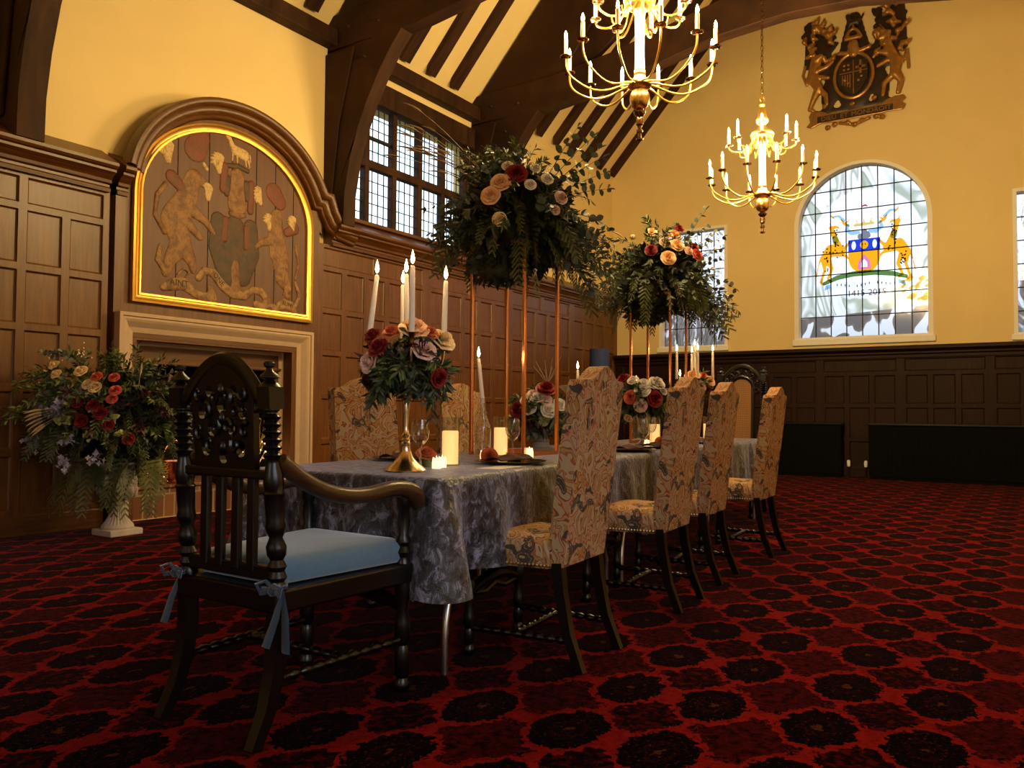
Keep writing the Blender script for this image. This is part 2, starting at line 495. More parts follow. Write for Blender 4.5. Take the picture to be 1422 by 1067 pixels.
    def fix(s):
        import bmesh
        bm = bmesh.new(); me = bpy.data.meshes.new('tmp'); me.from_pydata(s.v, [], s.f); bm.from_mesh(me)
        bmesh.ops.recalc_face_normals(bm, faces=bm.faces)
        bm.to_mesh(me); bm.free()
        s.v = [tuple(v.co) for v in me.vertices]; s.f = [tuple(p.vertices) for p in me.polygons]
        bpy.data.meshes.remove(me); return s
    def fused(s, voxel):
        """the pieces fused into one closed skin"""
        me = bpy.data.meshes.new('tmp'); me.from_pydata(s.v, [], s.f)
        o = bpy.data.objects.new('tmp', me); C.objects.link(o)
        r = o.modifiers.new('r', 'REMESH'); r.mode = 'VOXEL'; r.voxel_size = voxel
        dg = bpy.context.evaluated_depsgraph_get(); dg.update()
        ev = o.evaluated_get(dg).to_mesh()
        s.v = [tuple(v.co) for v in ev.vertices]; s.f = [tuple(p.vertices) for p in ev.polygons]
        bpy.data.objects.remove(o); bpy.data.meshes.remove(me)
        return s

def lettering(string, size, mtx, extrude=.003, align='CENTER', squash=1.0):
    cu = bpy.data.curves.new('t', 'FONT'); cu.body = string; cu.size = size; cu.extrude = extrude; cu.align_x = align; cu.align_y = 'CENTER'
    cu.resolution_u = 3
    o = bpy.data.objects.new('t', cu); C.objects.link(o)
    dg = bpy.context.evaluated_depsgraph_get(); dg.update()
    me = o.evaluated_get(dg).to_mesh()
    vs = [tuple(mtx @ V((v.co.x * squash, v.co.y, v.co.z))) for v in me.vertices]; fs = [tuple(p.vertices) for p in me.polygons]
    bpy.data.objects.remove(o); bpy.data.curves.remove(cu)
    return vs, fs

def tag(o, label=None, cat=None, group=None, kind=None):
    if label: o['label'] = label
    if cat: o['category'] = cat
    if group: o['group'] = group
    if kind: o['kind'] = kind
    return o
def thing(name, label, cat, loc=(0, 0, 0), rz=0, group=None, kind=None):
    o = bpy.data.objects.new(name, None); C.objects.link(o)
    o.location = loc; o.rotation_euler = (0, 0, rz); o.empty_display_size = .05
    return tag(o, label, cat, group, kind)
def kids(o): return [c for c in bpy.data.objects if c.parent == o]
def dup(root, loc=None, rz=None, label=None, group=None):
    """a copy of a thing with copies of its parts and their sub-parts"""
    r = root.copy(); C.objects.link(r)
    if loc is not None: r.location = loc
    if rz is not None: r.rotation_euler = (0, 0, rz)
    for ch in kids(root): _dup(ch, r)
    return tag(r, label, None, group)
def _dup(o, parent):
    c = o.copy(); C.objects.link(c); c.parent = parent
    for ch in kids(o): _dup(ch, c)
def lamp(name, parent, loc, watts, col=WARM, r=.02):
    l = bpy.data.lights.new(name, 'POINT'); l.energy = watts; l.color = col; l.shadow_soft_size = r
    o = bpy.data.objects.new(name, l); C.objects.link(o); o.location = loc; o.parent = parent
    return o
def bez(p0, p1, p2, p3, n=10):
    p0, p1, p2, p3 = V(p0), V(p1), V(p2), V(p3); out = []
    for i in range(n + 1):
        t = i / n; u = 1 - t
        out.append(p0 * u ** 3 + p1 * 3 * u * u * t + p2 * 3 * u * t * t + p3 * t ** 3)
    return out
def arc(cx, cy, rx, ry, a0, a1, n=24):
    return [(cx + rx * cos(radians(a0 + (a1 - a0) * i / n)), cy + ry * sin(radians(a0 + (a1 - a0) * i / n))) for i in range(n + 1)]
def rect(u0, v0, u1, v1): return [(u0, v0), (u1, v0), (u1, v1), (u0, v1)]
# ================================================================ THE ROOM
def struct(o): o['kind'] = 'structure'; return o
X_ = lambda Y0: (lambda u, v, d: (u, Y0 + d, v))          # outline in X,Z, extruded along +Y
Yw = lambda X0: (lambda u, v, d: (X0 + d, u, v))          # outline in Y,Z, extruded along +X

struct(MB().b2((XB - .3, YR - .3, -.2), (XE + .3, YL + 1.0, 0)).build('floor', 'carpet', smooth=0))

# openings
WL = (6.50, 3.20, 9.06, 4.74)                            # clerestory window in the left wall: X0 Z0 X1 Z1
FP = (4.02, 0.0, 5.76, 1.62)                             # fireplace opening
wl = MB().prism([(XB - .3, 0), (XE + .3, 0), (XE + .3, 5.75), (XB - .3, 5.75)], .3, X_(YL),
                [rect(WL[0], WL[1], WL[2], WL[3]), rect(FP[0], .001, FP[2], FP[3])])
wall_left = struct(wl.fix().build('wall_left', 'plaster', smooth=0))

EAVES = 5.36
RIDGE = EAVES + 1.1 * (YL - YC)
ARCH = [(1.33, 2.17), (3.37, 2.17), (3.37, 4.05)] + arc(2.35, 4.05, 1.02, .98, 0, 180, 28)[1:-1] + [(1.33, 4.05)]
SIDE_W = (4.50, 2.13, 5.76, 4.27)                        # rectangular side window in the end wall: Y0 Z0 Y1 Z1
FAR_W = (-1.10, 2.13, .30, 4.27)
we = MB().prism([(YR - .3, 0), (YL + .3, 0), (YL + .3, 5.2), (YL + .3, EAVES - .33), (YC, RIDGE + .1), (YR - .3, 5.03)], .3, Yw(XE),
                [ARCH, rect(*SIDE_W), rect(*FAR_W)])
wall_end = struct(we.fix().build('wall_end', 'plaster', smooth=0))
RIGHT_W = (-1.6, .9, 1.8, 3.1)
wr = MB().prism([(XB - .3, 0), (XE + .3, 0), (XE + .3, 5.75), (XB - .3, 5.75)], .3, X_(YR - .3), [rect(*RIGHT_W)])
struct(wr.fix().build('wall_right', 'plaster', smooth=0))
BACK_W = (1.2, 1.1, 2.6, 2.5)
wb = MB().prism([(YR - .3, 0), (YL + .3, 0), (YL + .3, 5.2), (YC, RIDGE + .1), (YR - .3, 5.03)], .3, Yw(XB - .3), [rect(*BACK_W)])
struct(wb.fix().build('wall_back', 'plaster', smooth=0))

# the two slopes of the open roof
ceil = MB()
for s in (1, -1):
    yw = YC + s * (YL - YC + .3)
    z0 = EAVES - .33
    pts = [(yw, z0), (YC, RIDGE), (YC, RIDGE + .22), (yw, z0 + .22)]
    ceil.prism(pts, XE - XB + .6, Yw(XB - .3))
ceil = struct(ceil.fix().build('ceiling', 'plaster', smooth=0))

def slope_z(y): return EAVES + 1.1 * (YL - y) if y > YC else EAVES + 1.1 * (y - (2 * YC - YL))
# rafters: every one is a stick of its own
RX = [x for x in (3.9, 4.42, 4.94, 5.46, 5.98)] + [7.02, 7.52, 8.03, 8.53] + [9.72, 10.22, 10.73, 11.25, 11.77, 12.29, 12.80, 13.34]
for x in RX:
    a, d = .085, .12
    pts = [(6.60, slope_z(6.60) - d), (6.60, slope_z(6.60) + .01), (YC, RIDGE + .01), (YC, RIDGE - d)]
    o = MB().prism(pts, 2 * a, Yw(x - a)).fix().build('rafter', 'beam', smooth=0, bevel=.008)
    tag(o, None, None, 'roof rafters on the left slope', 'structure'); o.parent = ceil

def mir(p): return [(2 * YC - y, z) for y, z in p]
def truss(name, x0, x1):
    """one bay frame: jowled wall posts, cambered tie beam, principal rafters and curved braces"""
    t = thing(name, None, None, kind='structure')
    low = [(YL, 5.04), (5.9, 5.06), (5.45, 5.06), (4.5, 5.17), (3.7, 5.33), (3.1, 5.45), (YC, 5.50)]
    tie = low + [(2 * YC - y, z) for y, z in low[-2::-1]]
    top = [(y, z + .42) for y, z in tie]
    MB().prism(tie + top[::-1], x1 - x0, Yw(x0)).fix().build('tie_beam', 'beam', t, bevel=.02)
    post = [(YL, 3.06), (6.43, 3.06), (6.42, 3.40), (6.35, 3.75), (6.24, 4.08), (6.10, 4.38), (5.92, 4.68), (5.74, 4.92), (5.60, 5.07), (YL, 5.07)]
    prin = [(YL, EAVES), (YL, 5.30), (5.6, 5.40), (5.25, 5.50), (YC, RIDGE - .95), (YC, RIDGE - .04), (YL - .05, slope_z(YL - .05) - .03)]
    brace = [(5.30, 5.50), (4.75, 5.62), (4.3, 5.95), (3.9, 6.45), (3.55, 7.1), (3.9, 6.95 + .55), (4.5, 6.60)]
    for k, f in enumerate((lambda p: p, mir)):
        MB().prism(f(post), x1 - x0, Yw(x0)).fix().build('wall_post', 'beam', t, bevel=.02)
        MB().prism(f(prin), x1 - x0 - .04, Yw(x0 + .02)).fix().build('principal_rafter', 'beam', t, bevel=.015)
        MB().prism(f(brace), x1 - x0 - .10, Yw(x0 + .05)).fix().build('arch_brace', 'beam', t, bevel=.01)
    # boards and pegs on the near face of the left post
    MB().prism([(YL, 3.24), (6.62, 3.24), (6.50, 4.2), (6.28, 5.02), (YL, 5.02)], .03, Yw(x0 - .03)).fix().build('post_board', 'beam', t, bevel=.01)
    for (y, z) in ((6.35, 5.25), (5.9, 5.2), (6.1, 4.85)):
        MB().lathe([(.018, 0), (.018, .03), (.010, .04)], 8, Matrix.Translation((x0 - .03, y, z)) @ Matrix.Rotation(-pi / 2, 4, 'Y')).build('peg', 'beam', t)
    return t
truss('trim_1', 2.92, 3.13); truss('trim_2', 6.32, 6.50); truss('trim_3', 9.08, 9.28)
# wall plate, lintel above the clerestory
struct(MB().b2((XB, 6.56, 5.10), (9.10, YL, 5.29)).build('trim_4', 'beam', smooth=0, bevel=.015))
struct(MB().b2((6.50, 6.63, 4.70), (9.08, YL + .05, 4.98)).build('trim_5', 'beam', smooth=0, bevel=.015))
struct(MB().b2((9.28, 6.60, 5.16), (9.5, YL, 5.36)).build('trim_6', 'beam', smooth=0, bevel=.015))

# ---- panelling -------------------------------------------------
ROWS = [(.20, .62), (.68, 1.12), (1.18, 1.60), (1.66, 2.07), (2.13, 2.545)]
WIDE = (2.60, 2.80)
def panelling(name, cols_wide, cols, u0, u1, z1, rows, wide, to3, m, parent, t=.028):
    """framed panelling: one frame with sunk panels; to3(u, z, d) with d = depth out of the wall"""
    holes = [rect(a, wide[0], b, wide[1]) for a, b in cols_wide] + [rect(a, r0, b, r1) for a, b in cols for r0, r1 in rows]
    f = MB().prism(rect(u0, 0, u1, z1), t, to3, holes).fix().build(name, m, parent, smooth=0, bevel=.004, seg=1)
    p = MB()
    for (a, z0, b, z2) in [(a, wide[0], b, wide[1]) for a, b in cols_wide] + [(a, r0, b, r1) for a, b in cols for r0, r1 in rows]:
        e = .012                                                  # sunk board with a scratch-moulded edge
        q = [(a, z0), (b, z0), (b, z2), (a, z2)]; qi = [(a + e, z0 + e), (b - e, z0 + e), (b - e, z2 - e), (a + e, z2 - e)]
        vs = [to3(x, y, t * .55) for x, y in q] + [to3(x, y, t * .25) for x, y in qi]
        p.add(vs, [(0, 1, 5, 4), (1, 2, 6, 5), (2, 3, 7, 6), (3, 0, 4, 7), (4, 5, 6, 7)])
    p.fix().build('panel_boards', m, f, smooth=0)
    return f
toL = lambda u, v, d: (u, YP + .028 - d, v)
def columns(a, b, n, stile=.075):
    wv = (b - a - stile * (n + 1)) / n
    return [(a + stile + k * (wv + stile), a + stile + k * (wv + stile) + wv) for k in range(n)]
pl_n = struct(MB().b2((XB, YP + .028, 0), (3.76, YL, 2.84)).build('trim_7', 'oak', smooth=0))
lc = []
for a, b in ((-.1, 1.15), (1.15, 2.43), (2.43, 3.76)): lc += columns(a, b, 4 if b < 3 else 4)
lw = [(a + .075, b - .075) for a, b in ((-.1, 1.15), (1.15, 2.43))] + [(3.04 - .60, 3.04), (3.10, 3.69)]
lc = [c for c in columns(-.1, 2.43, 8)] + [(2.44, 2.70), (2.77, 3.03), (3.10, 3.365), (3.435, 3.70)]
panelling('panelling_frame', [(a, b) for a, b in ((.0, 1.1), (1.17, 2.37), (2.44, 3.03), (3.10, 3.70))], lc, -.1, 3.76, 2.84, ROWS, WIDE, toL, 'oak', pl_n)
pl_f = struct(MB().b2((6.12, YP + .028, 0), (XE, YL, 2.84)).build('trim_8', 'oak', smooth=0))
cw, cn = [], []
for a, b, n in ((6.12, 8.00, 5), (8.00, 9.93, 5), (9.93, 11.83, 5), (11.83, 13.50, 4)):
    cn += columns(a, b, n, .085)
    mid = (a + b) / 2; cw += [(a + .085, mid - .045), (mid + .045, b - .085)]
panelling('panelling_frame', cw, cn, 6.12, XE, 2.84, ROWS, WIDE, toL, 'oak', pl_f)
# cornice: dark cove, beads, projecting nose and sloping top board
CORN = [(0, 2.83), (.035, 2.83), (.04, 2.86), (.02, 2.875), (.02, 2.895), (.05, 2.905), (.055, 2.93), (.09, 2.965), (.125, 2.985), (.125, 3.005), (.15, 3.012), (.165, 3.03), (.165, 3.055), (.15, 3.062), (-.115, 3.215), (-.115, 2.83)]
def cornice(name, a, b):
    vs = [(x, YP - d, z) for x in (a, b) for d, z in CORN]; n = len(CORN)
    fs = [(k, (k + 1) % n, n + (k + 1) % n, n + k) for k in range(n)] + [tuple(range(n)), tuple(range(n, 2 * n))]
    return struct(MB().add(vs, fs).fix().build(name, 'oak_flat', smooth=0))
cornice('trim_9', XB, 3.74); cornice('trim_10', 3.80, 3.90); cornice('trim_11', 6.30, XE - .02)
struct(MB().b2((XB, YP - .01, 0), (3.76, YP + .02, .16)).build('baseboard_left', 'oak_flat', smooth=0, bevel=.008))
struct(MB().b2((6.12, YP - .01, 0), (XE - .1, YP + .02, .16)).build('baseboard_far', 'oak_flat', smooth=0, bevel=.008))

# end wall panelling
XP = XE - .09
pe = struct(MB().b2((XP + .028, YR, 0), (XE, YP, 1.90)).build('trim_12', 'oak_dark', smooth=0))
toE = lambda u, v, d: (XP + .028 - d, u, v)
ew, en = [], []
y = 6.5
for k in range(7):
    a, b = y - 1.18, y
    ew.append((a + .06, b - .06)); en += columns(a, b, 3, .08); y -= 1.18
en = [c for c in en if c[0] > YR + .02]; ew = [c for c in ew if c[0] > YR + .02]
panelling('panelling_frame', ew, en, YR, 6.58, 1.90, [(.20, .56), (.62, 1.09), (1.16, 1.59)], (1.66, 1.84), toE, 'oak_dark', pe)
CE = [(0, 1.86), (.03, 1.86), (.03, 1.90), (.06, 1.92), (.06, 1.945), (.10, 1.97), (.13, 1.985), (.13, 2.02), (.115, 2.035), (-.09, 2.055), (-.09, 1.86)]
vs = [(XP - d, yy, z) for yy in (YR, YP - .02) for d, z in CE]; n = len(CE)
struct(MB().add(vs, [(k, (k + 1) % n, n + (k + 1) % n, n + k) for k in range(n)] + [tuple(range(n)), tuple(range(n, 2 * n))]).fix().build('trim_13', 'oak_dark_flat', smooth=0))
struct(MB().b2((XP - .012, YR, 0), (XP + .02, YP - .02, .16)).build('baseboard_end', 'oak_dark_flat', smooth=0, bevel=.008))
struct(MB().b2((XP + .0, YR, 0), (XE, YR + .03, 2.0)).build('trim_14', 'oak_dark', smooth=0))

# ---- the windows ------------------------------------------------
def grid_bars(mb, u0, u1, v0, v1, nu, nv, r, to3, d=.006):
    for k in range(1, nu):
        u = u0 + (u1 - u0) * k / nu
        mb.add([to3(u + a, v, b) for v in (v0, v1) for a, b in ((-r, -d), (r, -d), (r, d), (-r, d))], [(0, 1, 5, 4), (1, 2, 6, 5), (2, 3, 7, 6), (3, 0, 4, 7)])
    for k in range(1, nv):
        v = v0 + (v1 - v0) * k / nv
        mb.add([to3(u, v + a, b) for u in (u0, u1) for a, b in ((-r, -d), (r, -d), (r, d), (-r, d))], [(0, 1, 5, 4), (1, 2, 6, 5), (2, 3, 7, 6), (3, 0, 4, 7)])
# clerestory
W1 = thing('window_1', 'wide leaded clerestory window with dark oak mullions above the left panelling', 'window', kind='structure')
GY = YL + .05
toG = lambda u, v, d: (u, GY + d, v)
MB().prism(rect(6.44, 3.16, 9.10, 4.80), .10, lambda u, v, d: (u, YL + .01 + d, v), [rect(6.50, 3.24, 9.04, 4.72)]).fix().build('frame', 'beam', W1, smooth=0, bevel=.01)
mull = [6.49, 6.985, 7.475, 7.97, 8.455, 8.95]
for x in mull: MB().b2((x - .04, YL - .01, 3.22), (x + .04, YL + .085, 4.73)).build('mullion', 'beam', W1, smooth=0, bevel=.012)
MB().b2((6.5, YL - .015, 3.92), (9.04, YL + .09, 4.02)).build('transom', 'beam', W1, smooth=0, bevel=.012)
MB().b2((6.44, YL - .10, 3.185), (9.10, YL + .2, 3.235)).build('window_sill', 'oak_flat', W1, smooth=0, bevel=.01)
for i in range(5):
    for (z0, z1) in ((3.235, 3.92), (4.02, 4.70)):
        a, b = mull[i] + .04, mull[i + 1] - .04
        g = MB().add([toG(a, z0, 0), toG(b, z0, 0), toG(b, z1, 0), toG(a, z1, 0)], [(0, 1, 2, 3)]).build('leaded_light', 'leaded_pane', W1, smooth=0)
        m_ = MB(); grid_bars(m_, a, b, z0, z1, 4, 5, .0045, toG); m_.build('lead_came', 'lead', g, smooth=0)
        if (i, z0) == (1, 4.02):
            MB().b2((a, GY - .02, 4.30), (b, GY + .02, 4.33)).build('casement_bar', 'lead', g, smooth=0)

# arched armorial window
W2 = thing('window_2', 'tall round-headed stained glass window painted with a coat of arms and two spotted supporters', 'window', kind='structure')
inner = [(1.40, 2.23), (3.30, 2.23), (3.30, 4.05)] + arc(2.35, 4.05, .95, .93, 0, 180, 28)[1:-1] + [(1.40, 4.05)]
MB().prism(ARCH, .22, Yw(XE - .012), [inner]).fix().build('reveal', 'white_paint', W2, smooth=30)
MB().prism(rect(1.30, 2.10, 3.40, 2.20), .26, Yw(XE - .05)).fix().build('window_sill', 'white_paint', W2, smooth=0, bevel=.012)
GX = XE + .14
toA = Yw(GX)
n = len(inner)
MB().add([toA(u, v, 0) for u, v in inner], [tuple(range(n))]).build('stained_pane', 'art_pane', W2, smooth=0)
bars = MB()
def arch_top(y): return 4.05 + .93 * sqrt(max(0, 1 - ((y - 2.35) / .95) ** 2))
for k in range(1, 8):
    yy = 1.40 + 1.90 * k / 8
    bars.b2((GX - .016, yy - .007, 2.23), (GX + .004, yy + .007, arch_top(yy)))
for k in range(1, 8):
    zz = 2.23 + k * .343
    hw = .95 if zz < 4.05 else .95 * sqrt(max(0, 1 - ((zz - 4.05) / .93) ** 2))
    bars.b2((GX - .016, 2.35 - hw, zz - .007), (GX + .004, 2.35 + hw, zz + .007))
bars.build('lead_came', 'lead', W2, smooth=0)

# figures of the stained glass: u to the right as seen from the room, v up, metres from the centre of the shield
def sg_pt(u, v, d=0): return (GX - .03 - d, 2.315 - u, 3.60 + v)
def cap(mb, pts, th=.02):
    """a limb: tapering capsule chain in the pane's plane (u, v, r)"""
    for (u0, v0, r0), (u1, v1, r1) in zip(pts, pts[1:]):
        L = max(2, int(sqrt((u1 - u0) ** 2 + (v1 - v0) ** 2) / (.5 * min(r0, r1)) + 1))
        for k in range(L + 1):
            t = k / L; r = r0 + (r1 - r0) * t
            mb.ball((0, 0, 0), (th * .5, r, r), 10, 6, Matrix.Translation(sg_pt(u0 + (u1 - u0) * t, v0 + (v1 - v0) * t)))
def sgbuild(mb, name, m, parent, vox=.013):
    return mb.fused(vox).build(name, m, parent, smooth=60)
def beast(s, name):
    m = MB()
    cap(m, [(s * .36, .02, .10), (s * .50, .05, .115), (s * .58, -.04, .09)])            # barrel and haunch
    cap(m, [(s * .38, .06, .085), (s * .42, .20, .06), (s * .47, .34, .045), (s * .49, .41, .042)])   # neck
    cap(m, [(s * .50, .42, .042), (s * .42, .43, .028), (s * .38, .41, .018)])           # head
    cap(m, [(s * .50, .44, .016), (s * .52, .50, .010)])                                # horn
    cap(m, [(s * .34, .03, .045), (s * .26, .10, .028), (s * .22, .16, .02)])            # raised foreleg
    cap(m, [(s * .36, -.03, .04), (s * .27, -.06, .026), (s * .24, -.10, .02)])          # second foreleg
    cap(m, [(s * .55, -.10, .065), (s * .49, -.25, .035), (s * .55, -.42, .026), (s * .50, -.46, .024)])  # hind legs
    cap(m, [(s * .62, -.08, .06), (s * .60, -.26, .03), (s * .66, -.46, .026), (s * .62, -.50, .022)])
    cap(m, [(s * .66, -.05, .018), (s * .70, -.20, .012), (s * .73, -.36, .016)])        # tail
    o = sgbuild(m, name, 'sg_gold', W2)
    sp = MB(); rr = random.Random(3 if s > 0 else 4)
    for k in range(34):
        u, v = rr.choice([(rr.uniform(.30, .62), rr.uniform(-.08, .13)), (rr.uniform(.40, .47), rr.uniform(.12, .38)), (rr.uniform(.53, .60), rr.uniform(-.3, -.1))])
        sp.lathe([(.013, 0), (.013, .004)], 8, Matrix.Translation(sg_pt(s * u, v, .014)) @ Matrix.Rotation(-pi / 2, 4, 'Y'))
    sp.build('spots', 'sg_brown', o, smooth=0)
    cl = MB(); cap(cl, [(s * .43, .20, .055), (s * .44, .245, .05)], .05); sgbuild(cl, 'collar', 'sg_sky', o)
beast(-1, 'left_supporter'); beast(1, 'right_supporter')
def sgpoly(pts, name, m, d=.0, parent=None, th=.006):
    MB().prism(pts, th, lambda u, v, q: sg_pt(u, v, d + q)).fix().build(name, m, parent or W2, smooth=0)
shield = [(-.235, .19), (.235, .19), (.235, -.10)] + arc(0, -.10, .235, .26, 0, -180, 14)[1:-1] + [(-.235, -.10)]
pile = [(-.10, -.30), (.10, -.30), (.085, -.17), (0, -.05), (-.085, -.17)]
badge = [(-.05, -.265), (.05, -.265), (.045, -.19), (0, -.13), (-.045, -.19)]
rnd = [[(u + r * cos(2 * pi * k / 16), .095 + q * sin(2 * pi * k / 16)) for k in range(16)] for u, r, q in ((-.155, .034, .07), (0, .062, .066), (.155, .034, .07))]
def sgholed(pts, holes, name, m): MB().prism(pts, .006, lambda u, v, q: sg_pt(u, v, q), holes).fix().build(name, m, W2, smooth=0)
sgholed([(-.235, .005), (.235, .005), (.235, -.10)] + arc(0, -.10, .235, .26, 0, -180, 14)[1:-1] + [(-.235, -.10)], [pile], 'shield_field', 'sg_gold')
sgholed(rect(-.235, .006, .235, .19), rnd, 'shield_chief', 'sg_blue')
sgholed(pile, [badge], 'shield_pile', 'sg_pink'); sgholed(badge, [], 'shield_badge', 'sg_white')
for k in range(3): sgholed(rnd[k], [], 'charge', 'sg_gold' if k == 1 else 'sg_white')
for u in (-.02, .02): sgpoly(rect(u - .006, .09, u + .006, .115), 'charge_face', 'sg_brown', .01)
m = MB(); cap(m, [(-.05, .23, .06), (.05, .24, .06), (0, .31, .05)]); sgbuild(m, 'helmet', 'sg_grey', W2)
for s in (-1, 1):
    m = MB(); cap(m, [(s * .08, .30, .035), (s * .18, .30, .045), (s * .26, .36, .035), (s * .24, .44, .03)]); cap(m, [(s * .30, .52, .03), (s * .38, .60, .026), (s * .46, .60, .02)]); sgbuild(m, 'mantling', 'sg_sky', W2)
    m = MB(); cap(m, [(s * .22, .42, .02), (s * .30, .47, .03), (s * .34, .54, .016)]); cap(m, [(s * .30, .47, .02), (s * .22, .51, .012)]); cap(m, [(s * .45, .57, .016), (s * .50, .62, .02)]); sgbuild(m, 'gold_spray', 'sg_gold', W2)
m = MB(); cap(m, [(-.13, .42, .03), (.13, .43, .03)]); cap(m, [(-.10, .47, .016), (-.12, .50, .012)]); cap(m, [(.10, .47, .016), (.12, .51, .012)]); cap(m, [(0, .46, .02), (0, .51, .012)]); sgbuild(m, 'coronet', 'sg_straw', W2)
m = MB(); cap(m, [(-.60, -.48, .04), (-.40, -.40, .05), (-.15, -.36, .055), (.15, -.36, .055), (.40, -.40, .05), (.60, -.46, .04)]); sgbuild(m, 'grassy_mound', 'sg_green', W2)
rib = [(-.52, -.60), (-.44, -.50), (-.22, -.49), (0, -.52), (.22, -.49), (.46, -.46), (.55, -.54), (.50, -.60), (.42, -.545), (.22, -.57), (0, -.60), (-.22, -.57), (-.40, -.60)]
sgpoly(rib, 'motto_ribbon', 'sg_white', .03)
for k in range(2):
    sgpoly([((-1) ** k * .60, -.60), ((-1) ** k * .50, -.56), ((-1) ** k * .50, -.50), ((-1) ** k * .58, -.52)], 'ribbon_end', 'sg_sky', .02)
txt = MB()
mt = Matrix(((0, 0, -1, GX - .05), (-1, 0, 0, 2.315), (0, 1, 0, 3.0), (0, 0, 0, 1)))
txt.add(*lettering('1415-2015', .135, mt @ Matrix.Translation((.035, -.08, 0)), .002))
txt.build('date_lettering', 'sg_ink', W2, smooth=0)
txt = MB()
for k in range(15):
    u = -.40 + .06 * k; v = -.545 + .02 * cos(k * .7)
    if k in (4, 9): continue
    txt.b2(tuple(map(min, sg_pt(u - .006, v - .018, .04), sg_pt(u + .006, v + .018, .044))), tuple(map(max, sg_pt(u - .006, v - .018, .04), sg_pt(u + .006, v + .018, .044))))
txt.build('motto_strokes', 'sg_ink', W2, smooth=0)
m = MB(); cap(m, [(-.02, .72, .012), (.02, .73, .016), (.05, .71, .01)]); sgbuild(m, 'red_bird', 'sg_red', W2, .008)
m = MB(); rr = random.Random(5)
for k in range(26):
    u, v = rr.uniform(.55, .90), rr.uniform(-.88, -.50)
    if u + v > -.2: cap(m, [(u, v, .03), (u + .04, v + .03, .02)])
sgbuild(m, 'straw_stack', 'sg_straw', W2)

# plain side windows of the end wall, the pane painted with the same grey bands
def side_window(name, r, label):
    w_ = thing(name, label, 'window', kind='structure')
    y0, z0, y1, z1 = r
    MB().prism(rect(y0, z0, y1, z1), .22, Yw(XE - .012), [rect(y0 + .05, z0 + .05, y1 - .05, z1 - .05)]).fix().build('reveal', 'white_paint', w_, smooth=0)
    MB().b2((XE - .05, y0 - .03, z0 - .06), (XE + .2, y1 + .03, z0 + .03)).build('window_sill', 'white_paint', w_, smooth=0, bevel=.012)
    g = MB().add([(GX, y0 + .05, z0 + .03), (GX, y1 - .05, z0 + .03), (GX, y1 - .05, z1 - .05), (GX, y0 + .05, z1 - .05)], [(0, 1, 2, 3)]).build('stained_pane', 'art_pane_side', w_, smooth=0)
    b = MB(); grid_bars(b, y0 + .05, y1 - .05, z0 + .03, z1 - .05, 5, 6, .007, lambda u, v, d: (GX + d, u, v), .01); b.build('lead_came', 'lead', w_, smooth=0)
    return w_
side_window('window_3', SIDE_W, 'square-headed leaded window left of the arched one, behind the farther tall flowers')
side_window('window_4', FAR_W, 'square-headed leaded window cut by the right edge of the photo')
# unseen window added behind the camera for daylight on the table's near end
w5 = thing('window_5', 'added unseen window in the back wall', 'window', kind='structure')
y0, z0, y1, z1 = BACK_W
MB().prism(rect(y0, z0, y1, z1), .16, Yw(XB - .2), [rect(y0 + .07, z0 + .07, y1 - .07, z1 - .07)]).fix().build('frame', 'oak', w5, smooth=0)
for k in (1, 2, 3):
    yy = y0 + (y1 - y0) * k / 4; MB().b2((XB - .2, yy - .035, z0 + .05), (XB - .08, yy + .035, z1 - .05)).build('mullion', 'oak', w5, smooth=0)

w6 = thing('window_6', 'added unseen window in the right wall', 'window', kind='structure')  # unseen window, added for daylight on the chair backs
x0, z0, x1, z1 = RIGHT_W
MB().prism(rect(x0, z0, x1, z1), .16, X_(YR - .2), [rect(x0 + .06, z0 + .06, x1 - .06, z1 - .06)]).fix().build('frame', 'oak', w6, smooth=0)
for k in (1, 2, 3):
    xx = x0 + (x1 - x0) * k / 4; MB().b2((xx - .03, YR - .2, z0 + .05), (xx + .03, YR - .08, z1 - .05)).build('mullion', 'oak', w6, smooth=0)

# black casings in front of the end panelling
def casing(name, y0, y1, label, zt=.855):
    t = thing(name, label, 'radiator cover', (XP - .13, (y0 + y1) / 2, 0))
    wd = y1 - y0
    MB().box((0, 0, zt / 2 + .02), (.20, wd, zt - .04)).build('case', 'black_box', t, smooth=0, bevel=.008)
    MB().box((-.005, 0, zt - .02), (.23, wd + .04, .035)).build('top_board', 'black_oak', t, smooth=0, bevel=.008)
    MB().box((0, 0, .03), (.18, wd - .04, .06)).build('plinth', 'black_box', t, smooth=0)
    g = MB()
    nS = int(wd / .07)
    for k in range(nS): g.box((-.104, -wd / 2 + (k + .5) * wd / nS, zt * .5), (.012, .022, zt - .25))
    g.build('grille', 'black_box', t, smooth=0)
    return t
casing('radiator_cover', 2.60, 3.75, 'black low casing against the end wall left of the gap, behind the last chair')
casing('radiator_cover', -.45, 2.20, 'long black low casing against the end wall at the right')
for k, (yy, lab) in enumerate(((2.52, 'small pale pipe valve beside the left black casing'), (2.27, 'small pale pipe valve beside the long black casing'))):
    t = thing('radiator_valve', lab, 'valve', (XP - .06, yy, 0), group='pipe valves at the end wall')
    MB().tube([(0, 0, 0), (0, 0, .20)], .012, 8).build('pipe', 'iron', t)
    MB().lathe([(.022, .17), (.027, .19), (.027, .25), (.018, .27)], 12).build('valve_head', 'white_paint', t)
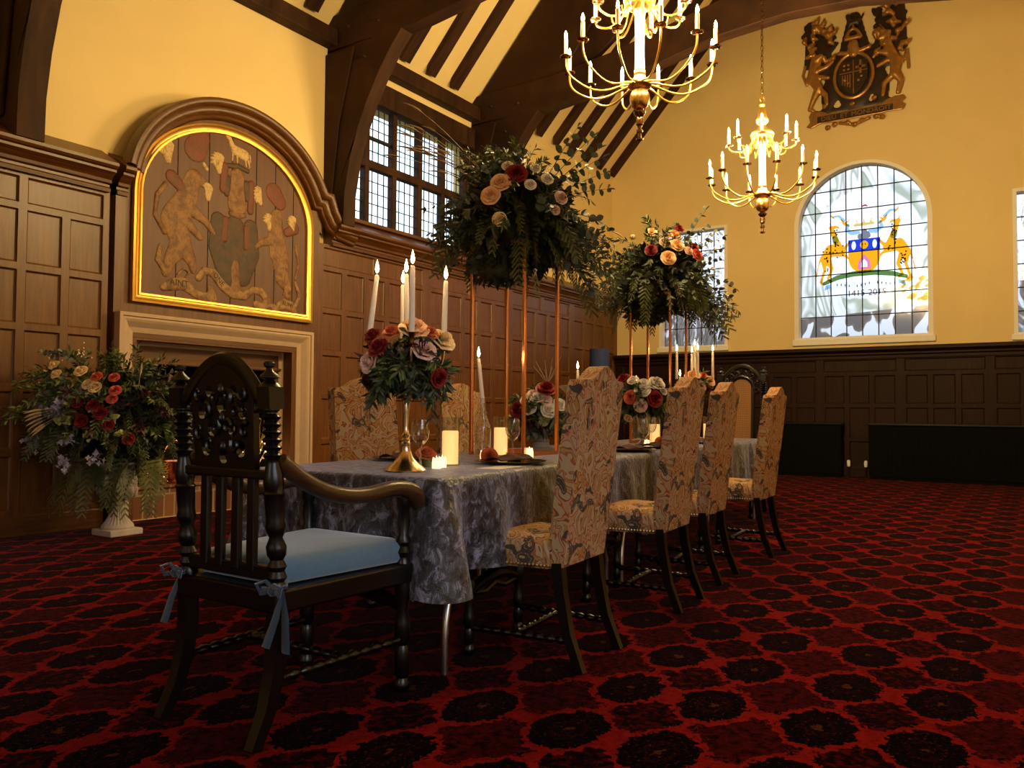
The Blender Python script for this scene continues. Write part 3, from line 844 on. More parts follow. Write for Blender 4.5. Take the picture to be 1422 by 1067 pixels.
# ================================================================ FIREPLACE AND OVERMANTEL
OM = struct(MB().b2((3.83, YP - .02, 1.62), (6.12, YL, 1.72)).build('trim_15', 'oak_flat', smooth=0))
face = [(3.80, 0), (4.02, 0), (4.02, 1.60), (5.76, 1.60), (5.76, 0), (6.12, 0), (6.12, 2.95)] + arc(5.03, 2.93, 1.12, 1.02, 0, 180, 32) + [(3.80, 2.93)]
struct(MB().prism(face, .13, X_(YP - .015)).fix().build('trim_16', 'oak', smooth=0))
# arched hood moulding that sweeps down into the cornice at the right
hood_path = [(6.62, 2.97), (6.38, 3.00)] + [tuple(p) for p in [(6.27, 3.06), (6.20, 3.16), (6.15, 3.28)]] + arc(5.03, 2.95, 1.10, .95, 20, 172, 34)
hood_prof = [(-.10, 0), (-.10, .03), (-.085, .045), (-.06, .04), (-.045, .07), (-.01, .085), (.01, .08), (.025, .115), (.06, .13), (.085, .125), (.095, .10), (.10, 0)]
toF = lambda u, v, d: (u, YP - .02 - d, v)
struct(MB().sweep(hood_path, [(-a, d) for a, d in hood_prof], toF).fix().build('trim_17', 'oak_flat', smooth=50))

# the painted board in its gilt frame
PA = thing('armorial_panel', 'arched plank panel painted with old arms, gilt framed, above the fireplace', 'painting', (4.97, YP - .02, 1.93))
ox, oz = 4.97, 1.93
fr = [(-1.03, 0), (1.02, 0), (1.02, .97)] + arc(-.005, .97, 1.025, .84, 0, 180, 34)[1:-1] + [(-1.03, .97)]
toP = lambda u, v, d: (u, -d, v)
gp = [(-.0, 0), (-.0, .045), (.018, .05), (.03, .035), (.055, .03), (.062, .045), (.08, .04), (.085, .012), (.085, 0)]
MB().sweep(fr, gp, toP, True).fix().build('gilt_frame', 'gilt_wood', PA, smooth=50)
pf = [(-.96, .07), (.95, .07), (.95, .97)] + arc(-.005, .97, .955, .77, 0, 180, 30)[1:-1] + [(-.96, .97)]
MB().prism(pf, .012, toP).fix().build('planks', 'board', PA, smooth=0)
jn = MB()
for x in (-.60, -.27, -.01, .28, .52, .76):
    h = .97 + .77 * sqrt(max(0, 1 - (x / .955) ** 2))
    jn.b2((x - .004, -.0135, .075), (x + .004, -.011, h - .01))
jn.build('plank_joints', 'soot', PA, smooth=0)
def aged_paint(key, col, scale=12, lo=.34, hi=.60):
    """old paint worn through in patches to the brown board"""
    s = NT(key)
    a = s.noise(s.coords(), scale, 5, .65, .6); b_ = s.noise(s.coords((3, 1, 1)), scale * 2.5, 2)
    c = s.mix(s.ramp(a.outputs[0], [(lo, (0, 0, 0)), (hi, (1, 1, 1))]), (.11, .037, .010), col)
    c = s.mix(s.math('MULTIPLY', s.math('GREATER_THAN', b_.outputs[0], .60), .45), c, (.06, .022, .008))
    s.set(Base_Color=c, Roughness=.6); M[key] = s.m
aged_paint('paint_buff', (.27, .125, .034)); aged_paint('paint_cream', (.56, .38, .16), 16, .25, .5)
aged_paint('paint_rust', (.17, .030, .009)); aged_paint('paint_dark', (.040, .027, .012)); plain('paint_ink', (.05, .025, .012), .6)
aged_paint('paint_scroll', (.34, .19, .07))
def pcap(mb, pts, th=.003):
    for (u0, v0, r0), (u1, v1, r1) in zip(pts, pts[1:]):
        L = max(2, int(sqrt((u1 - u0) ** 2 + (v1 - v0) ** 2) / (.45 * min(r0, r1)) + 1))
        for k in range(L + 1):
            t = k / L; r = r0 + (r1 - r0) * t
            mb.ball((u0 + (u1 - u0) * t, -.010, v0 + (v1 - v0) * t), (r, .009 + th, r), 14, 6)
def paint(name, m, chains, th=.003):
    for c in chains:
        b = MB(); pcap(b, c, th); b.fused(.0105).build(name, m, PA, smooth=80)
# feathery mantling, cream plumes with rust linings
paint('painted_lining', 'paint_rust', [[(-.42, 1.50, .13), (-.36, 1.62, .10)], [(.50, 1.30, .11), (.58, 1.22, .09)], [(-.11, 1.20, .05), (-.10, 1.42, .05)], [(.21, 1.05, .045), (.22, 1.32, .045)], [(-.66, 1.18, .07), (-.55, 1.10, .06)], [(.78, .98, .07), (.68, .92, .05)]])
pl = []
for cx, cz, rr_, a0, nn, sc in ((-.70, 1.38, .10, 60, 6, 1), (-.16, 1.42, .09, 60, 6, 1), (-.28, 1.12, .08, 40, 5, .9), (.33, 1.22, .09, 100, 6, .9), (.45, .98, .08, 80, 5, .9), (.76, 1.02, .09, 60, 6, .8), (-.30, 1.40, .06, 200, 4, .8)):
    for k in range(nn):
        a = radians(a0 + 22 * k)
        pl.append([(cx, cz - .06, .035 * sc), (cx + rr_ * .7 * cos(a) * sc, cz + rr_ * sin(a) * sc, .026 * sc), (cx + rr_ * 1.1 * cos(a + .4) * sc, cz + rr_ * 1.25 * sin(a + .2) * sc, .012)])
paint('painted_plumes', 'paint_cream', pl, .0036)
# lamb crest on its wreath, helm, shield with figures
paint('painted_lamb', 'paint_cream', [[(.02, 1.61, .055), (.13, 1.59, .06)], [(-.02, 1.65, .035), (-.05, 1.71, .026), (-.09, 1.72, .016)], [(-.01, 1.57, .016), (-.015, 1.50, .012)], [(.04, 1.56, .016), (.045, 1.49, .012)], [(.14, 1.55, .016), (.15, 1.48, .012)], [(.17, 1.55, .018), (.19, 1.48, .012)], [(.19, 1.60, .015), (.20, 1.53, .01)]], .0042)
paint('painted_wreath', 'paint_dark', [[(-.06, 1.44, .028), (.06, 1.46, .034), (.17, 1.44, .028)], [(-.06, 1.30, .05), (-.07, 1.16, .035)], [(.16, 1.30, .05), (.17, 1.16, .035)]])
paint('painted_helm', 'paint_buff', [[(.05, 1.36, .085), (.05, 1.22, .095), (.05, 1.08, .12)], [(-.02, .98, .03), (.06, .97, .04), (.14, .99, .03)]], .0046)
paint('painted_shield', 'paint_dark', [[(-.16, .88, .09), (-.17, .62, .10), (-.06, .38, .11), (.03, .27, .06)], [(.22, .88, .09), (.24, .62, .10), (.13, .38, .11)], [(.03, .85, .12), (.03, .55, .14)]])
paint('painted_charges', 'paint_rust', [[(-.08, .90, .045), (-.09, .72, .05)], [(.17, .86, .045), (.18, .68, .05)]], .005)
paint('painted_saint', 'paint_buff', [[(.04, .50, .05), (.04, .38, .07), (.04, .22, .08)]], .005)
# supporters
paint('left_painted_supporter', 'paint_buff', [[(-.62, .80, .15), (-.50, 1.02, .12), (-.44, 1.22, .09)], [(-.42, 1.24, .075), (-.34, 1.20, .05)], [(-.62, .78, .13), (-.55, .58, .12), (-.66, .42, .07), (-.70, .30, .05)], [(-.45, .92, .07), (-.30, .84, .045), (-.20, .74, .035)], [(-.50, .80, .06), (-.36, .68, .04)], [(-.72, .66, .03), (-.82, .80, .025), (-.80, .98, .03), (-.72, 1.10, .03)], [(-.52, .55, .10), (-.44, .44, .06), (-.42, .36, .04)]], .0028)
paint('right_painted_supporter', 'paint_buff', [[(.58, .68, .13), (.54, .88, .11), (.54, 1.06, .08)], [(.55, 1.08, .065), (.47, 1.02, .045)], [(.60, .64, .12), (.62, .44, .10), (.70, .34, .06), (.70, .25, .04)], [(.48, .80, .06), (.36, .76, .04), (.28, .70, .03)], [(.80, .80, .025), (.84, .60, .02), (.80, .45, .02)]], .0028)
# scrolls with old lettering
paint('painted_scroll', 'paint_scroll', [[(-.72, .16, .04), (-.62, .20, .065), (-.52, .22, .065), (-.44, .17, .05), (-.34, .12, .05), (-.20, .13, .05), (-.24, .22, .03)], [(-.36, .30, .045), (-.30, .38, .04), (-.20, .36, .05), (-.10, .26, .055), (.02, .19, .055), (.16, .19, .05), (.25, .26, .04), (.36, .26, .045), (.44, .18, .045), (.40, .10, .045), (.30, .12, .045)], [(.40, .10, .045), (.56, .12, .05), (.66, .17, .06), (.74, .16, .055), (.80, .09, .045)], [(-.58, .30, .012), (-.52, .36, .012), (-.46, .33, .012), (-.50, .28, .012)], [(.64, .26, .012), (.68, .36, .012), (.74, .34, .012), (.70, .29, .012)], [(-.70, .30, .03), (-.78, .40, .035), (-.76, .52, .03)], [(.80, .16, .03), (.86, .28, .03), (.80, .40, .025)]], .006)
t_ = MB()
def pl_text(st, u, v, size, ang=0): t_.add(*lettering(st, size, Matrix.Translation((u, -.0262, v)) @ Matrix.Rotation(ang, 4, 'Y') @ Matrix.Rotation(pi / 2, 4, 'X'), .0008))
pl_text('AINT', -.57, .215, .085); pl_text('ONE', -.15, .31, .07, .75); pl_text('ELINE', .70, .165, .06, .15)
t_.build('painted_lettering', 'paint_ink', PA, smooth=0)

# stone surround, inner lintel, firebox with a raised brick hearth
FPL = thing('fireplace', 'moulded stone fireplace surround with a dark opening and raised brick hearth', 'fireplace', (4.89, YP - .02, 0))
fx = 4.89
pathS = [(3.81 - fx, 0), (3.81 - fx, 1.825), (5.98 - fx, 1.825), (5.98 - fx, 0)]
profS = [(0, 0), (0, .085), (-.03, .085), (-.036, .070), (-.055, .072), (-.075, .06), (-.12, .02), (-.165, .005), (-.17, -.02), (-.215, -.025), (-.215, -.16), (-.26, -.165), (-.26, -.24)]
MB().sweep(pathS, profS, lambda u, v, d: (u, -d, v)).fix().build('stone_surround', 'stone', FPL, smooth=0)
MB().b2((4.05 - fx, .17, 1.42), (5.74 - fx, .30, 1.60)).build('lintel', 'oak_flat', FPL, smooth=0, bevel=.012)
MB().b2((4.05 - fx, .14, 1.40), (5.74 - fx, .22, 1.43)).build('lintel_bead', 'oak_flat', FPL, smooth=0, bevel=.008)
fb = MB().b2((4.0 - fx, .85, 0), (5.80 - fx, .95, 1.7)).b2((3.98 - fx, .33, 0), (4.05 - fx, .9, 1.7)).b2((5.74 - fx, .33, 0), (5.82 - fx, .9, 1.7)).b2((3.98 - fx, .3, 1.55), (5.82 - fx, .95, 1.7))
fb.build('firebox', 'soot', FPL, smooth=0)
MB().b2((4.05 - fx, .16, 0), (5.73 - fx, .84, .27)).build('brick_hearth', 'brick', FPL, smooth=0)
MB().b2((4.05 - fx, .14, .27), (5.73 - fx, .84, .295)).build('hearth_coping', 'brick', FPL, smooth=0, bevel=.006)

# ================================================================ CARVED ARMS ON THE END WALL
CA = thing('carved_coat_of_arms', 'carved and gilded royal coat of arms in high relief, high on the end wall', 'coat of arms', (XE - .01, 2.415, 6.52))
plain('carved_dark', (.030, .015, .007), .45, 0, .5, .3, 30)
plain('carved_gold', (.40, .20, .05), .35, .55, .5, .45, 14)
def ca(u, v, d): return (-d, -u * 1.06, v * 1.12 - .03)
def rel(chains, name, m, vox=.017, sy=.55, d0=.05):
    b = MB()
    for c in chains:
        for a, q in zip(c, c[1:]):
            L = max(2, int(sqrt((a[0] - q[0]) ** 2 + (a[1] - q[1]) ** 2) / (.45 * min(a[2], q[2])) + 1))
            for k in range(L + 1):
                t = k / L; r = a[2] + (q[2] - a[2]) * t
                dd = d0 + ((a[3] if len(a) > 3 else 0) * (1 - t) + (q[3] if len(q) > 3 else 0) * t)
                b.ball(ca(a[0] + (q[0] - a[0]) * t, a[1] + (q[1] - a[1]) * t, dd), (r * sy + .012, r, r), 10, 6)
    return b.fused(vox).build(name, m, CA, smooth=60)
# dark carved ground: mantling in leafy lobes
gr = []
rr = random.Random(11)
for s in (-1, 1):
    for k in range(16):
        u = s * rr.uniform(.30, .68); v = rr.uniform(.20, .78)
        gr.append([(u, v, .075), (u + rr.uniform(-.08, .08), v + rr.uniform(-.07, .09), .05)])
    gr += [[(s * .45, .1, .18), (s * .50, .45, .18), (s * .52, .68, .13)], [(s * .25, .15, .15), (s * .35, -.3, .16), (s * .40, -.50, .08)], [(s * .66, .82, .05), (s * .68, .2, .07)]]
gr += [[(0, .75, .12), (0, .2, .28), (0, -.35, .26), (0, -.5, .12)], [(-.55, -.52, .05), (.58, -.52, .05)]]
rel(gr, 'carved_ground', 'carved_dark', .022, .10, .015)
lob = []
for s in (-1, 1):
    for k in range(20):
        u = s * rr.uniform(.30, .70); v = rr.uniform(.18, .82); a = rr.uniform(0, 6.28); L = rr.uniform(.07, .12)
        lob.append([(u, v, .034, .02), (u + L * .6 * cos(a), v + L * .6 * sin(a), .042, .05), (u + L * cos(a + .5), v + L * sin(a + .5), .02, .03)])
rel(lob, 'mantling_leaves', 'carved_gold', .014, .8, .05)
rel([[(-.60, .00, .09, .03), (-.54, .20, .10, .03)], [(-.54, .24, .085, .05), (-.46, .27, .05, .07)], [(-.60, -.02, .085, .05), (-.50, -.18, .075, .06), (-.58, -.34, .05, .05), (-.64, -.47, .036, .04), (-.58, -.50, .03, .04)], [(-.50, -.20, .06, .05), (-.40, -.30, .045, .05), (-.38, -.44, .034, .05)], [(-.52, .08, .055, .05), (-.38, .10, .04, .06), (-.30, .16, .035, .06)], [(-.52, -.02, .05, .05), (-.36, -.06, .036, .06)], [(-.68, -.10, .024, .03), (-.74, .05, .022, .03), (-.70, .18, .03, .03)]], 'lion', 'carved_gold')
rel([[(.56, .02, .09, .03), (.48, .20, .08, .04), (.46, .34, .06, .05)], [(.46, .38, .055, .06), (.37, .34, .036, .07)], [(.46, .42, .014, .06), (.36, .55, .007, .07)], [(.58, .0, .085, .05), (.56, -.18, .075, .06), (.64, -.30, .045, .05), (.60, -.46, .034, .04)], [(.54, -.20, .055, .05), (.42, -.30, .04, .05), (.40, -.46, .032, .04)], [(.46, .12, .05, .05), (.34, .16, .036, .06), (.28, .10, .03, .06)], [(.48, .02, .046, .05), (.34, -.04, .034, .06)], [(.66, -.05, .02, .03), (.72, .12, .022, .03), (.74, -.15, .02, .03)]], 'unicorn', 'carved_gold')
# oval garter, quartered shield
gt = MB(); pts = [ca(.27 * cos(a), .02 + .32 * sin(a) - .12, .10) for a in [2 * pi * k / 40 for k in range(41)]]
gt.tube(pts, .028, 8, False).build('garter', 'carved_gold', CA)
sh = [(-.20, .14), (.20, .14), (.20, -.14), (.10, -.30), (0, -.37), (-.10, -.30), (-.20, -.14)]
MB().prism(sh, .03, lambda u, v, d: ca(u, v - .02, .08 + d)).fix().build('shield', 'carved_dark', CA, smooth=0, bevel=.006)
q = MB()
for (u, v) in ((-.13, .06), (-.07, .06), (-.13, 0), (-.07, 0), (.07, -.18), (.11, -.13), (-.08, -.2), (-.12, -.15)): q.ball(ca(u, v, .115), (.012, .022, .02), 8, 6)
q.b2(ca(.03, -.01, .11), ca(.17, .02, .125)).b2(ca(.085, .10, .11), ca(.115, -.09, .125))
for (u) in (-.006,): q.b2(ca(u, .12, .11), ca(u + .012, -.36, .12))
q.b2(ca(-.20, -.055, .11), ca(.20, -.045, .12))
for k in range(4): q.b2(ca(-.16 + k * .035, -.08, .11), ca(-.145 + k * .035, -.27 + .02 * abs(k - 3), .12))
q.build('shield_charges', 'carved_gold', CA, smooth=40)
# helm, crown and crowned lion crest
rel([[(0, .22, .075, .06), (0, .33, .09, .07)], [(-.09, .24, .04, .04), (-.20, .26, .04, .04)], [(.09, .24, .04, .04), (.22, .27, .04, .04)]], 'helmet', 'carved_gold')
rel([[(-.10, .44, .04, .06), (.10, .44, .04, .06)], [(-.09, .48, .03, .06), (-.05, .55, .025, .06), (0, .57, .028, .06), (.05, .55, .025, .06), (.09, .48, .03, .06)], [(0, .57, .02, .06), (0, .62, .02, .06)]], 'crown', 'carved_gold')
rel([[(-.04, .66, .05, .05), (.06, .67, .05, .05)], [(-.06, .72, .04, .06), (-.08, .77, .035, .06)], [(-.05, .62, .02, .05), (-.06, .60, .018, .05)], [(.07, .62, .02, .05), (.08, .60, .018, .05)], [(.10, .68, .016, .04), (.14, .76, .018, .04)]], 'crest_lion', 'carved_dark')
# motto ribbon
rb = [(-.66, -.56), (-.62, -.50), (-.46, -.52), (-.36, -.57), (.36, -.57), (.46, -.51), (.66, -.49), (.70, -.55), (.64, -.59), (.70, -.63), (.66, -.70), (.44, -.69), (.40, -.70), (-.40, -.70), (-.48, -.69), (-.62, -.74), (-.70, -.71), (-.64, -.65)]
MB().prism(rb, .035, lambda u, v, d: ca(u, v, .03 + d)).fix().build('motto_ribbon', 'carved_gold', CA, smooth=0, bevel=.01)
MB().prism(rect(-.53, -.685, .53, -.595), .006, lambda u, v, d: ca(u, v, .066 + d)).fix().build('motto_band', 'carved_dark', CA, smooth=0)
for wd, u in (('DIEU', -.385), ('ET', -.150), ('MON', .085), ('DROIT', .375)):
    tx = MB(); tx.add(*lettering(wd, .098, Matrix(((0, 0, -1, -.074), (-1, 0, 0, -u), (0, 1, 0, -.747), (0, 0, 0, 1))), .004, squash=1.12))
    tx.build('motto_word', 'carved_gold', CA, smooth=0)
rel([[(u, v, .045, .03), (u + .02, v, .03, .05)] for u, v in ((-.42, -.46), (-.02, -.50), (.28, -.47), (0, -.80), (-.10, -.76), (.10, -.76), (-.38, -.78), (.38, -.76), (-.28, -.75), (.30, -.74))] + [[(-.20, -.74, .03, .02), (0, -.80, .03, .03), (.20, -.74, .03, .02)]], 'roses_and_thistles', 'carved_gold', .014)

# ================================================================ CHANDELIERS
def chandelier():
    t = thing('chandelier', 'nearer two-tier gilt chandelier of electric candles, cut by the top of the photo', 'chandelier', (0, 0, 0))
    MB().lathe([(.0, 0), (.022, 0), (.026, .012), (.012, .02), (.012, .05), (.022, .055), (.024, .07), (.014, .08), (.016, .10), (.026, .11), (.026, .15), (.018, .165), (.040, .185), (.044, .20), (.022, .215), (.03, .225)], 20).build('bottom_finial', 'bronze', t)
    MB().lathe([(.03, .222), (.055, .24), (.068, .265), (.072, .295), (.066, .33), (.05, .355), (.045, .365), (.075, .375), (.085, .39), (.07, .405)], 28).build('ball', 'brass', t)
    MB().lathe([(.07, .40), (.06, .42), (.045, .44), (.036, .47), (.036, .52), (.033, .60), (.033, .75), (.038, .90), (.046, .93), (.046, .95)], 24).build('stem', 'tube_ivory', t)
    MB().lathe([(.038, .455), (.041, .465), (.041, .490), (.038, .5)], 24).build('stem_band', 'copper', t)
    MB().lathe([(.04, .93), (.085, .95), (.11, .98), (.115, 1.01), (.10, 1.04), (.07, 1.06), (.045, 1.075), (.03, 1.11), (.055, 1.14), (.06, 1.17), (.045, 1.21), (.036, 1.27), (.022, 1.30), (.03, 1.32), (.012, 1.345), (.012, 1.37)], 26).build('crown_boss', 'gold', t)
    MB().tube([(0, .0 + .028 * cos(a), 1.385 + .028 * sin(a)) for a in [2 * pi * k / 16 for k in range(17)]], .006, 6, False).build('hanging_ring', 'brass', t)
    def ring(n, R, z0, zp, rise, off, bulb_h, armr, lightw):
        for k in range(n):
            a = 2 * pi * (k + off) / n
            rot = Matrix.Rotation(a, 4, 'Z')
            pts = bez((.05, 0, z0), (R * .35, 0, z0 - .01), (R * .50, 0, zp - rise * 1.75), (R * .86, 0, zp - rise * .98), 11)[:-1] + bez((R * .86, 0, zp - rise * .98), (R * 1.0, 0, zp - rise * .70), (R, 0, zp - rise * .40), (R, 0, zp), 7)
            arm = MB().tube(pts, [.0095] * 3 + [.0075] * (len(pts) - 3), 7, True, rot).build('arm', 'gold', t)
            T = rot @ Matrix.Translation((R, 0, zp))
            pan = MB()
            prof = [(.008, -.012), (.014, -.006), (.036, -.002), (.042, .006), (.034, .006), (.015, .004), (.015, .016), (.0, .016)]
            pan.lathe(prof, 20, T)
            pan.v = [v if (i // 20) not in (2, 3) or i % 4 < 2 else tuple(V(v) * 1.0 - (rot @ V((0, 0, .005)))) for i, v in enumerate(pan.v)]
            pan.build('drip_pan', 'bronze', arm)
            MB().lathe([(.0, .004), (.0145, .004), (.0145, bulb_h), (.010, bulb_h + .004), (0, bulb_h + .004)], 14, T).build('candle_tube', 'tube_ivory', arm)
            MB().lathe([(0, bulb_h + .002), (.0085, bulb_h + .006), (.0125, bulb_h + .020), (.0105, bulb_h + .036), (.0045, bulb_h + .053), (0, bulb_h + .062)], 12, T).build('bulb', 'bulb', arm)
            lamp('bulb_light', t, rot @ V((R, 0, zp + bulb_h + .085)), lightw, WARM, .02)
    ring(12, .53, .40, .57, .17, .30, .125, 0, BULB_W)
    ring(8, .33, .97, .93, .07, .2, .13, 0, BULB_W)
    # hanging loops of the upper tier
    for k in range(8):
        a = 2 * pi * (k + .7) / 8; rot = Matrix.Rotation(a, 4, 'Z')
        MB().tube(bez((.10, 0, .97), (.13, 0, .80), (.20, 0, .80), (.20, 0, .90), 10), .006, 6, True, rot).build('scroll', 'gold', t)
    # chain up to the ridge
    ch = MB()
    zt = RIDGE - 2.9
    for k in range(int((zt - 1.40) / .055)):
        z = 1.42 + k * .055; c = Matrix.Translation((0, 0, z)) @ Matrix.Rotation(k % 2 * pi / 2, 4, 'Z')
        ch.tube([(.012 * cos(a), 0, .034 * sin(a)) for a in [2 * pi * q / 10 for q in range(11)]], .0042, 5, False, c)
    ch.build('chain', 'bronze', t)
    return t
CH = chandelier()
CH2 = dup(CH, (8.16, YC, 2.83), .9, 'farther two-tier gilt chandelier of electric candles, hanging before the end wall')
CH.location = (5.16, YC, 2.92)
for o in (CH, CH2): o['group'] = 'chandeliers'
# ================================================================ TABLE AND CLOTH
TA = .070                                                   # the table stands slightly askew in the room
TO = V((2.27, 2.30))
def T(u, v, z=0): return V((TO.x + u * cos(TA) - v * sin(TA), TO.y + u * sin(TA) + v * cos(TA), z))
TZ = .755                                                   # top of the cloth
TLEN, THW = 5.40, .485
def folding_table(u0, label):
    p = T(u0 + .9, 0)
    t = thing('folding_table', label, 'table', (p.x, p.y, 0), TA, 'folding tables under the cloth')
    MB().box((0, 0, .725), (1.785, .93, .035)).build('tabletop', 'oak_flat', t, smooth=0, bevel=.006)
    for s in (-1, 1):
        for q in (-1, 1):
            x0, x1 = s * .60, s * .79
            MB().tube([(x0, q * .39, .70), (x0 + s * .10, q * .40, .40), (x0 + s * .165, q * .405, .25), (x1 - s * .005, q * .41, .19), (x1, q * .41, .12), (x1, q * .41, .0)], .014, 10).build('leg', 'steel', t)
        MB().tube([(s * .70, -.405, .36), (s * .70, .405, .36)], .010, 8).build('crossbar', 'steel', t)
    MB().tube([(-.70, 0, .36), (0, 0, .66), (.70, 0, .36)], .009, 8).build('brace', 'steel', t)
    return t
folding_table(.02, 'nearest of three folding tables, its bent steel leg showing by the armchair')
folding_table(1.82, 'middle folding table under the velvet cloth, behind the nearest tapestry chair')
folding_table(3.60, 'farthest folding table under the velvet cloth, by the cane armchair')

def cloth():
    mb = MB(); rr = random.Random(2)
    cr = .035
    u0, u1, v0, v1 = -.02, TLEN, -THW, THW
    def corner(cu, cv, a0): return [(cu + cr * cos(radians(a0 + 90 * k / 6)), cv + cr * sin(radians(a0 + 90 * k / 6)), radians(a0 + 90 * k / 6), 1) for k in range(7)]
    per = []
    def side(p, q, ang, n):
        for k in range(1, n):
            t = k / n; per.append((p[0] + (q[0] - p[0]) * t, p[1] + (q[1] - p[1]) * t, ang, 0))
    per += corner(u0 + cr, v0 + cr, 180)
    side((u0 + cr, v0), (u1 - cr, v0), radians(270), 170)
    per += corner(u1 - cr, v0 + cr, 270)
    side((u1, v0 + cr), (u1, v1 - cr), radians(0), 40)
    per += corner(u1 - cr, v1 - cr, 0)
    side((u1 - cr, v1), (u0 + cr, v1), radians(90), 170)
    per += corner(u0 + cr, v1 - cr, 90)
    side((u0, v1 - cr), (u0, v0 + cr), radians(180), 60)
    N = len(per); R = 20
    # arc length and distance to the nearest corner
    ph = [rr.uniform(0, 6.28) for _ in range(8)]
    s = 0; rows = [[] for _ in range(R + 1)]
    cor = [(u0, v0), (u1, v0), (u1, v1), (u0, v1)]
    for i, (u, v, a, c) in enumerate(per):
        pu, pv = per[i - 1][:2]
        if i: s += sqrt((u - pu) ** 2 + (v - pv) ** 2)
        dc = min(sqrt((u - a_) ** 2 + (v - b_) ** 2) for a_, b_ in cor)
        ends = abs(u - u0) < .04 or abs(u - u1) < .04
        drop = (.375 if ends else .36) + .055 * exp(-(dc / .12) ** 2) + .012 * sin(s * 3.1 + ph[0])
        fold = .016 * sin(s * 17 + 1.3 * sin(s * 5 + ph[1])) + .010 * sin(s * 31 + ph[2])
        cone = .085 * exp(-(dc / .10) ** 2) - .045 * exp(-((dc - .20) / .075) ** 2) + .030 * exp(-((dc - .34) / .07) ** 2)
        ox, oy = cos(a), sin(a)
        for k in range(R + 1):
            t = k / R
            if k == 0: out, z = -.025, TZ
            elif k == 1: out, z = -.004, TZ - .003
            elif k == 2: out, z = .006, TZ - .012
            else:
                q = (t - 2 / R) / (1 - 2 / R)
                out = .008 + .02 * q + (fold * (.25 + .75 * q) + cone * q) * min(1, q * 3)
                z = TZ - .012 - (drop - .012) * q
            rows[k].append(T(u + ox * out, v + oy * out, z))
    vs = [p for r in rows for p in r]; fs = []
    for k in range(R):
        for i in range(N):
            j = (i + 1) % N
            fs.append((k * N + i, k * N + j, (k + 1) * N + j, (k + 1) * N + i))
    fs.append(tuple(range(N))[::-1])
    mb.add(vs, fs)
    o = mb.fix().build('tablecloth', 'velvet', smooth=80)
    return tag(o, 'grey crushed velvet cloth draped over the long dining table', 'tablecloth')
cloth()

# ================================================================ CHAIRS
def seat_shape(mb, out, layers):
    """stacked outlines: out(inset) -> points; layers = [(z, inset)]"""
    n = len(out(0)); vs, fs = [], []
    for z, ins in layers:
        vs += [(x, y, z) for x, y in out(ins)]
    for i in range(len(layers) - 1):
        for k in range(n): fs.append((i * n + k, i * n + (k + 1) % n, (i + 1) * n + (k + 1) % n, (i + 1) * n + k))
    fs.append(tuple(range(n))[::-1])
    c = len(vs); L = (len(layers) - 1) * n
    cx = sum(v[0] for v in vs[L:L + n]) / n; cy = sum(v[1] for v in vs[L:L + n]) / n
    vs.append((cx, cy, layers[-1][0] + .006))
    for k in range(n): fs.append((L + k, L + (k + 1) % n, c))
    return mb.add(vs, fs)
def trap(w0, w1, d0, d1, r, ins=0, n=5):
    """trapezoid (back width w0 at y=d0, front width w1 at y=d1) with rounded corners"""
    out = []
    for (x, y, a0) in ((w1 / 2, d1, 0), (-w1 / 2, d1, 90), (-w0 / 2, d0, 180), (w0 / 2, d0, 270)):
        sx = 1 if x > 0 else -1; sy = 1 if y == d1 else -1
        cx, cy = x - sx * (r + ins), y - sy * (r + ins)
        out += [(cx + r * cos(radians(a0 + 90 * k / n)), cy + r * sin(radians(a0 + 90 * k / n))) for k in range(n + 1)]
    return out
SPOOL = lambda r, L, n: [(r * (.55 + .45 * abs(sin(pi * n * k / 60))), L * k / 60) for k in range(61)]
def Tube2(p, q): 
    p, q = V(p), V(q); d = q - p
    return Matrix.Translation(p) @ d.to_track_quat('Z', 'Y').to_matrix().to_4x4(), d.length
def spool(mb, p, q, r, n):
    m, L = Tube2(p, q); return mb.lathe(SPOOL(r, L, n), 12, m)

